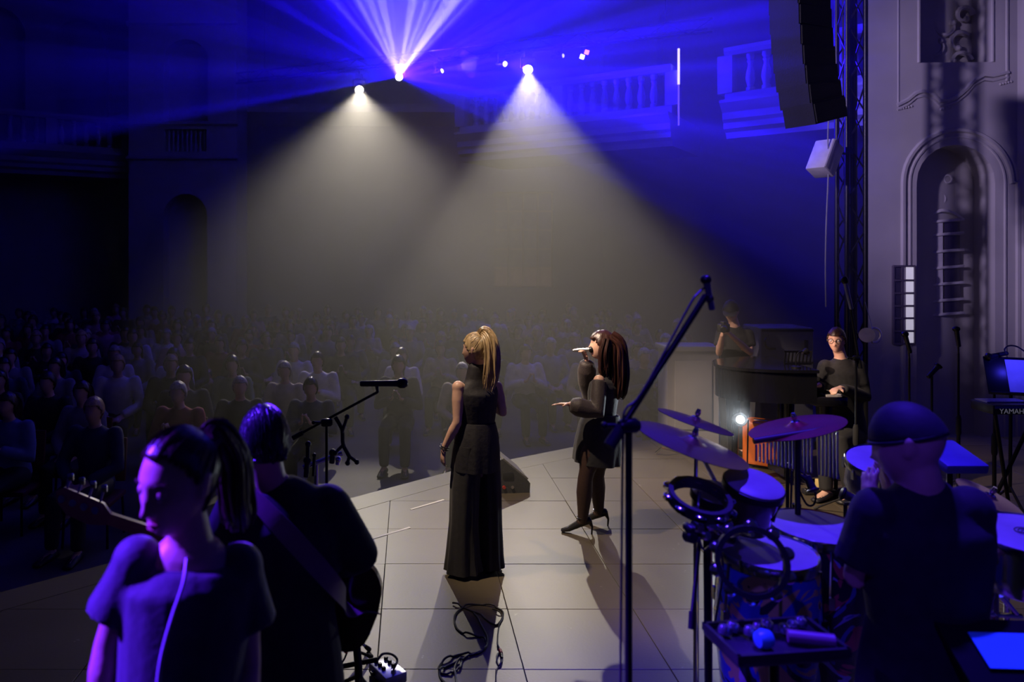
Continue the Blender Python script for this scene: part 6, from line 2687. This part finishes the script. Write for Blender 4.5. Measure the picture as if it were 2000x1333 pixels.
CHAIR = make_chair()
chair_used = False
SPECIAL = [   # px, py of head, distance, template, top, hair, label
    (182, 808, 7.0, 4, 'navy', HAIR_BLOND, 'audience member in glasses and an open dark jacket, front row at the far left'),
    (352, 826, 7.9, 2, 'red', HAIR_GREY, 'audience member whose forehead shows just behind the backing singer'),
    (622, 700, 10.2, 2, 'white', HAIR_DARK, 'audience member in a bright white shirt, clapping behind the microphone boom'),
    (575, 708, 11.2, 0, 'white', HAIR_GREY, 'audience member with a white collar left of the man in the white shirt'),
    (556, 738, 9.3, 1, 'beige', HAIR_GREY, 'grey-haired audience member in beige in front of the white collar'),
    (340, 705, 10.6, 0, 'white', HAIR_BLACK, 'audience member with white shirt front showing in the dark left rows'),
    (785, 712, 10.6, 1, 'white', HAIR_DARK, 'audience member in pale clothes below the wireless microphone'),
    (1025, 700, 11.0, 2, 'white', HAIR_DARK, 'audience member in a pale top just right of the blond ponytail'),
    (160, 775, 7.9, 1, 'grey', HAIR_DARK, 'audience member in grey seated behind the person in glasses'),
    (20, 800, 7.3, 3, 'blue', HAIR_DARK, 'audience member in blue at the left edge of the picture'),
    (95, 778, 8.5, 0, 'black', HAIR_DARK, 'audience member in black between the left edge and the person in glasses'),
    (1075, 690, 11.8, 0, 'blue', HAIR_GREY, 'grey-haired audience member in blue left of the dark-haired singer'),
]
taken = []
for px, py, y, k, top, hair, lab in SPECIAL:
    p = P(px, py, y)
    seat_person(p.x, y, k, top, hair, lab, 'seated audience', .15 * (1 if p.x > 0 else -1))
    taken.append((p.x, y))
    if y < 8.2:
        if not chair_used:
            ch_ = CHAIR
            ch_.location = (p.x, y + .02, AUD_Z)
            chair_used = True
        else:
            ch_ = copy_tree(CHAIR, None, (p.x, y + .02, AUD_Z), 0)
        ch_['label'] = 'dark red chair under the ' + ' '.join(lab.split(',')[0].split()[:11])
rnd = random.Random(21)
rowno = 0
seen_labels = {}
y = 8.6
ORD = ['front', 'second', 'third', 'fourth', 'fifth', 'sixth', 'seventh', 'eighth', 'ninth', 'tenth', 'eleventh', 'rear']
TOPS = ['black', 'grey', 'navy', 'black', 'red', 'grey', 'beige', 'black', 'pink', 'white', 'green', 'navy']
while y < 19.0:
    xl = -.545 * y
    xr = min(.36 * y, 5.2)
    x = xl + rnd.uniform(0, .3)
    while x < xr:
        yy = y + rnd.uniform(-.08, .08)
        ok = yy > edge_y(x) + 1.25 and all((x - a) ** 2 + ((yy - b) * .8) ** 2 > .36 for a, b in taken)
        if ok and not (abs(x) < .0) and rnd.random() < .93:
            top = rnd.choice(TOPS)
            k = rnd.randrange(5)
            hh = rnd.choice(HAIRS)
            hname = {'dark_brown_hair': 'brown-haired', 'blond_hair': 'blond', 'grey_hair': 'grey-haired', 'black_hair': 'black-haired', 'auburn_hair': 'auburn-haired'}[hh.name] + (' long-haired' if k in (1, 3) else ' short-haired')
            u_ = x / y
            zone = ('far left of the hall' if u_ < -.4 else 'left part of the hall' if u_ < -.27 else 'behind the bass player' if u_ < -.12 else
                    'below the left white spot lamp' if u_ < .02 else 'behind the blond singer' if u_ < .14 else 'between the two singers' if u_ < .24 else 'behind the dark-haired singer')
            o = seat_person(x + rnd.uniform(-.04, .04), yy, k, top, hh,
                            '%s audience member in %s, %s row, %s' % (hname, top, ORD[min(rowno, 11)], zone), 'seated audience', rnd.uniform(-.25, .25) - math.atan2(x, y) * .3)
            seen_labels.setdefault(o['label'], 0)
            seen_labels[o['label']] += 1
            if seen_labels[o['label']] > 1:
                o['label'] = o['label'] + ', further right'
            sc = rnd.uniform(.95, 1.05)
            o.scale = (sc, sc, sc)
        x += rnd.uniform(.66, .78)
    y += .98
    rowno += 1

for _o in bpy.data.objects:
    for _k in ('_b', '_L'):
        if _k in _o:
            del _o[_k]
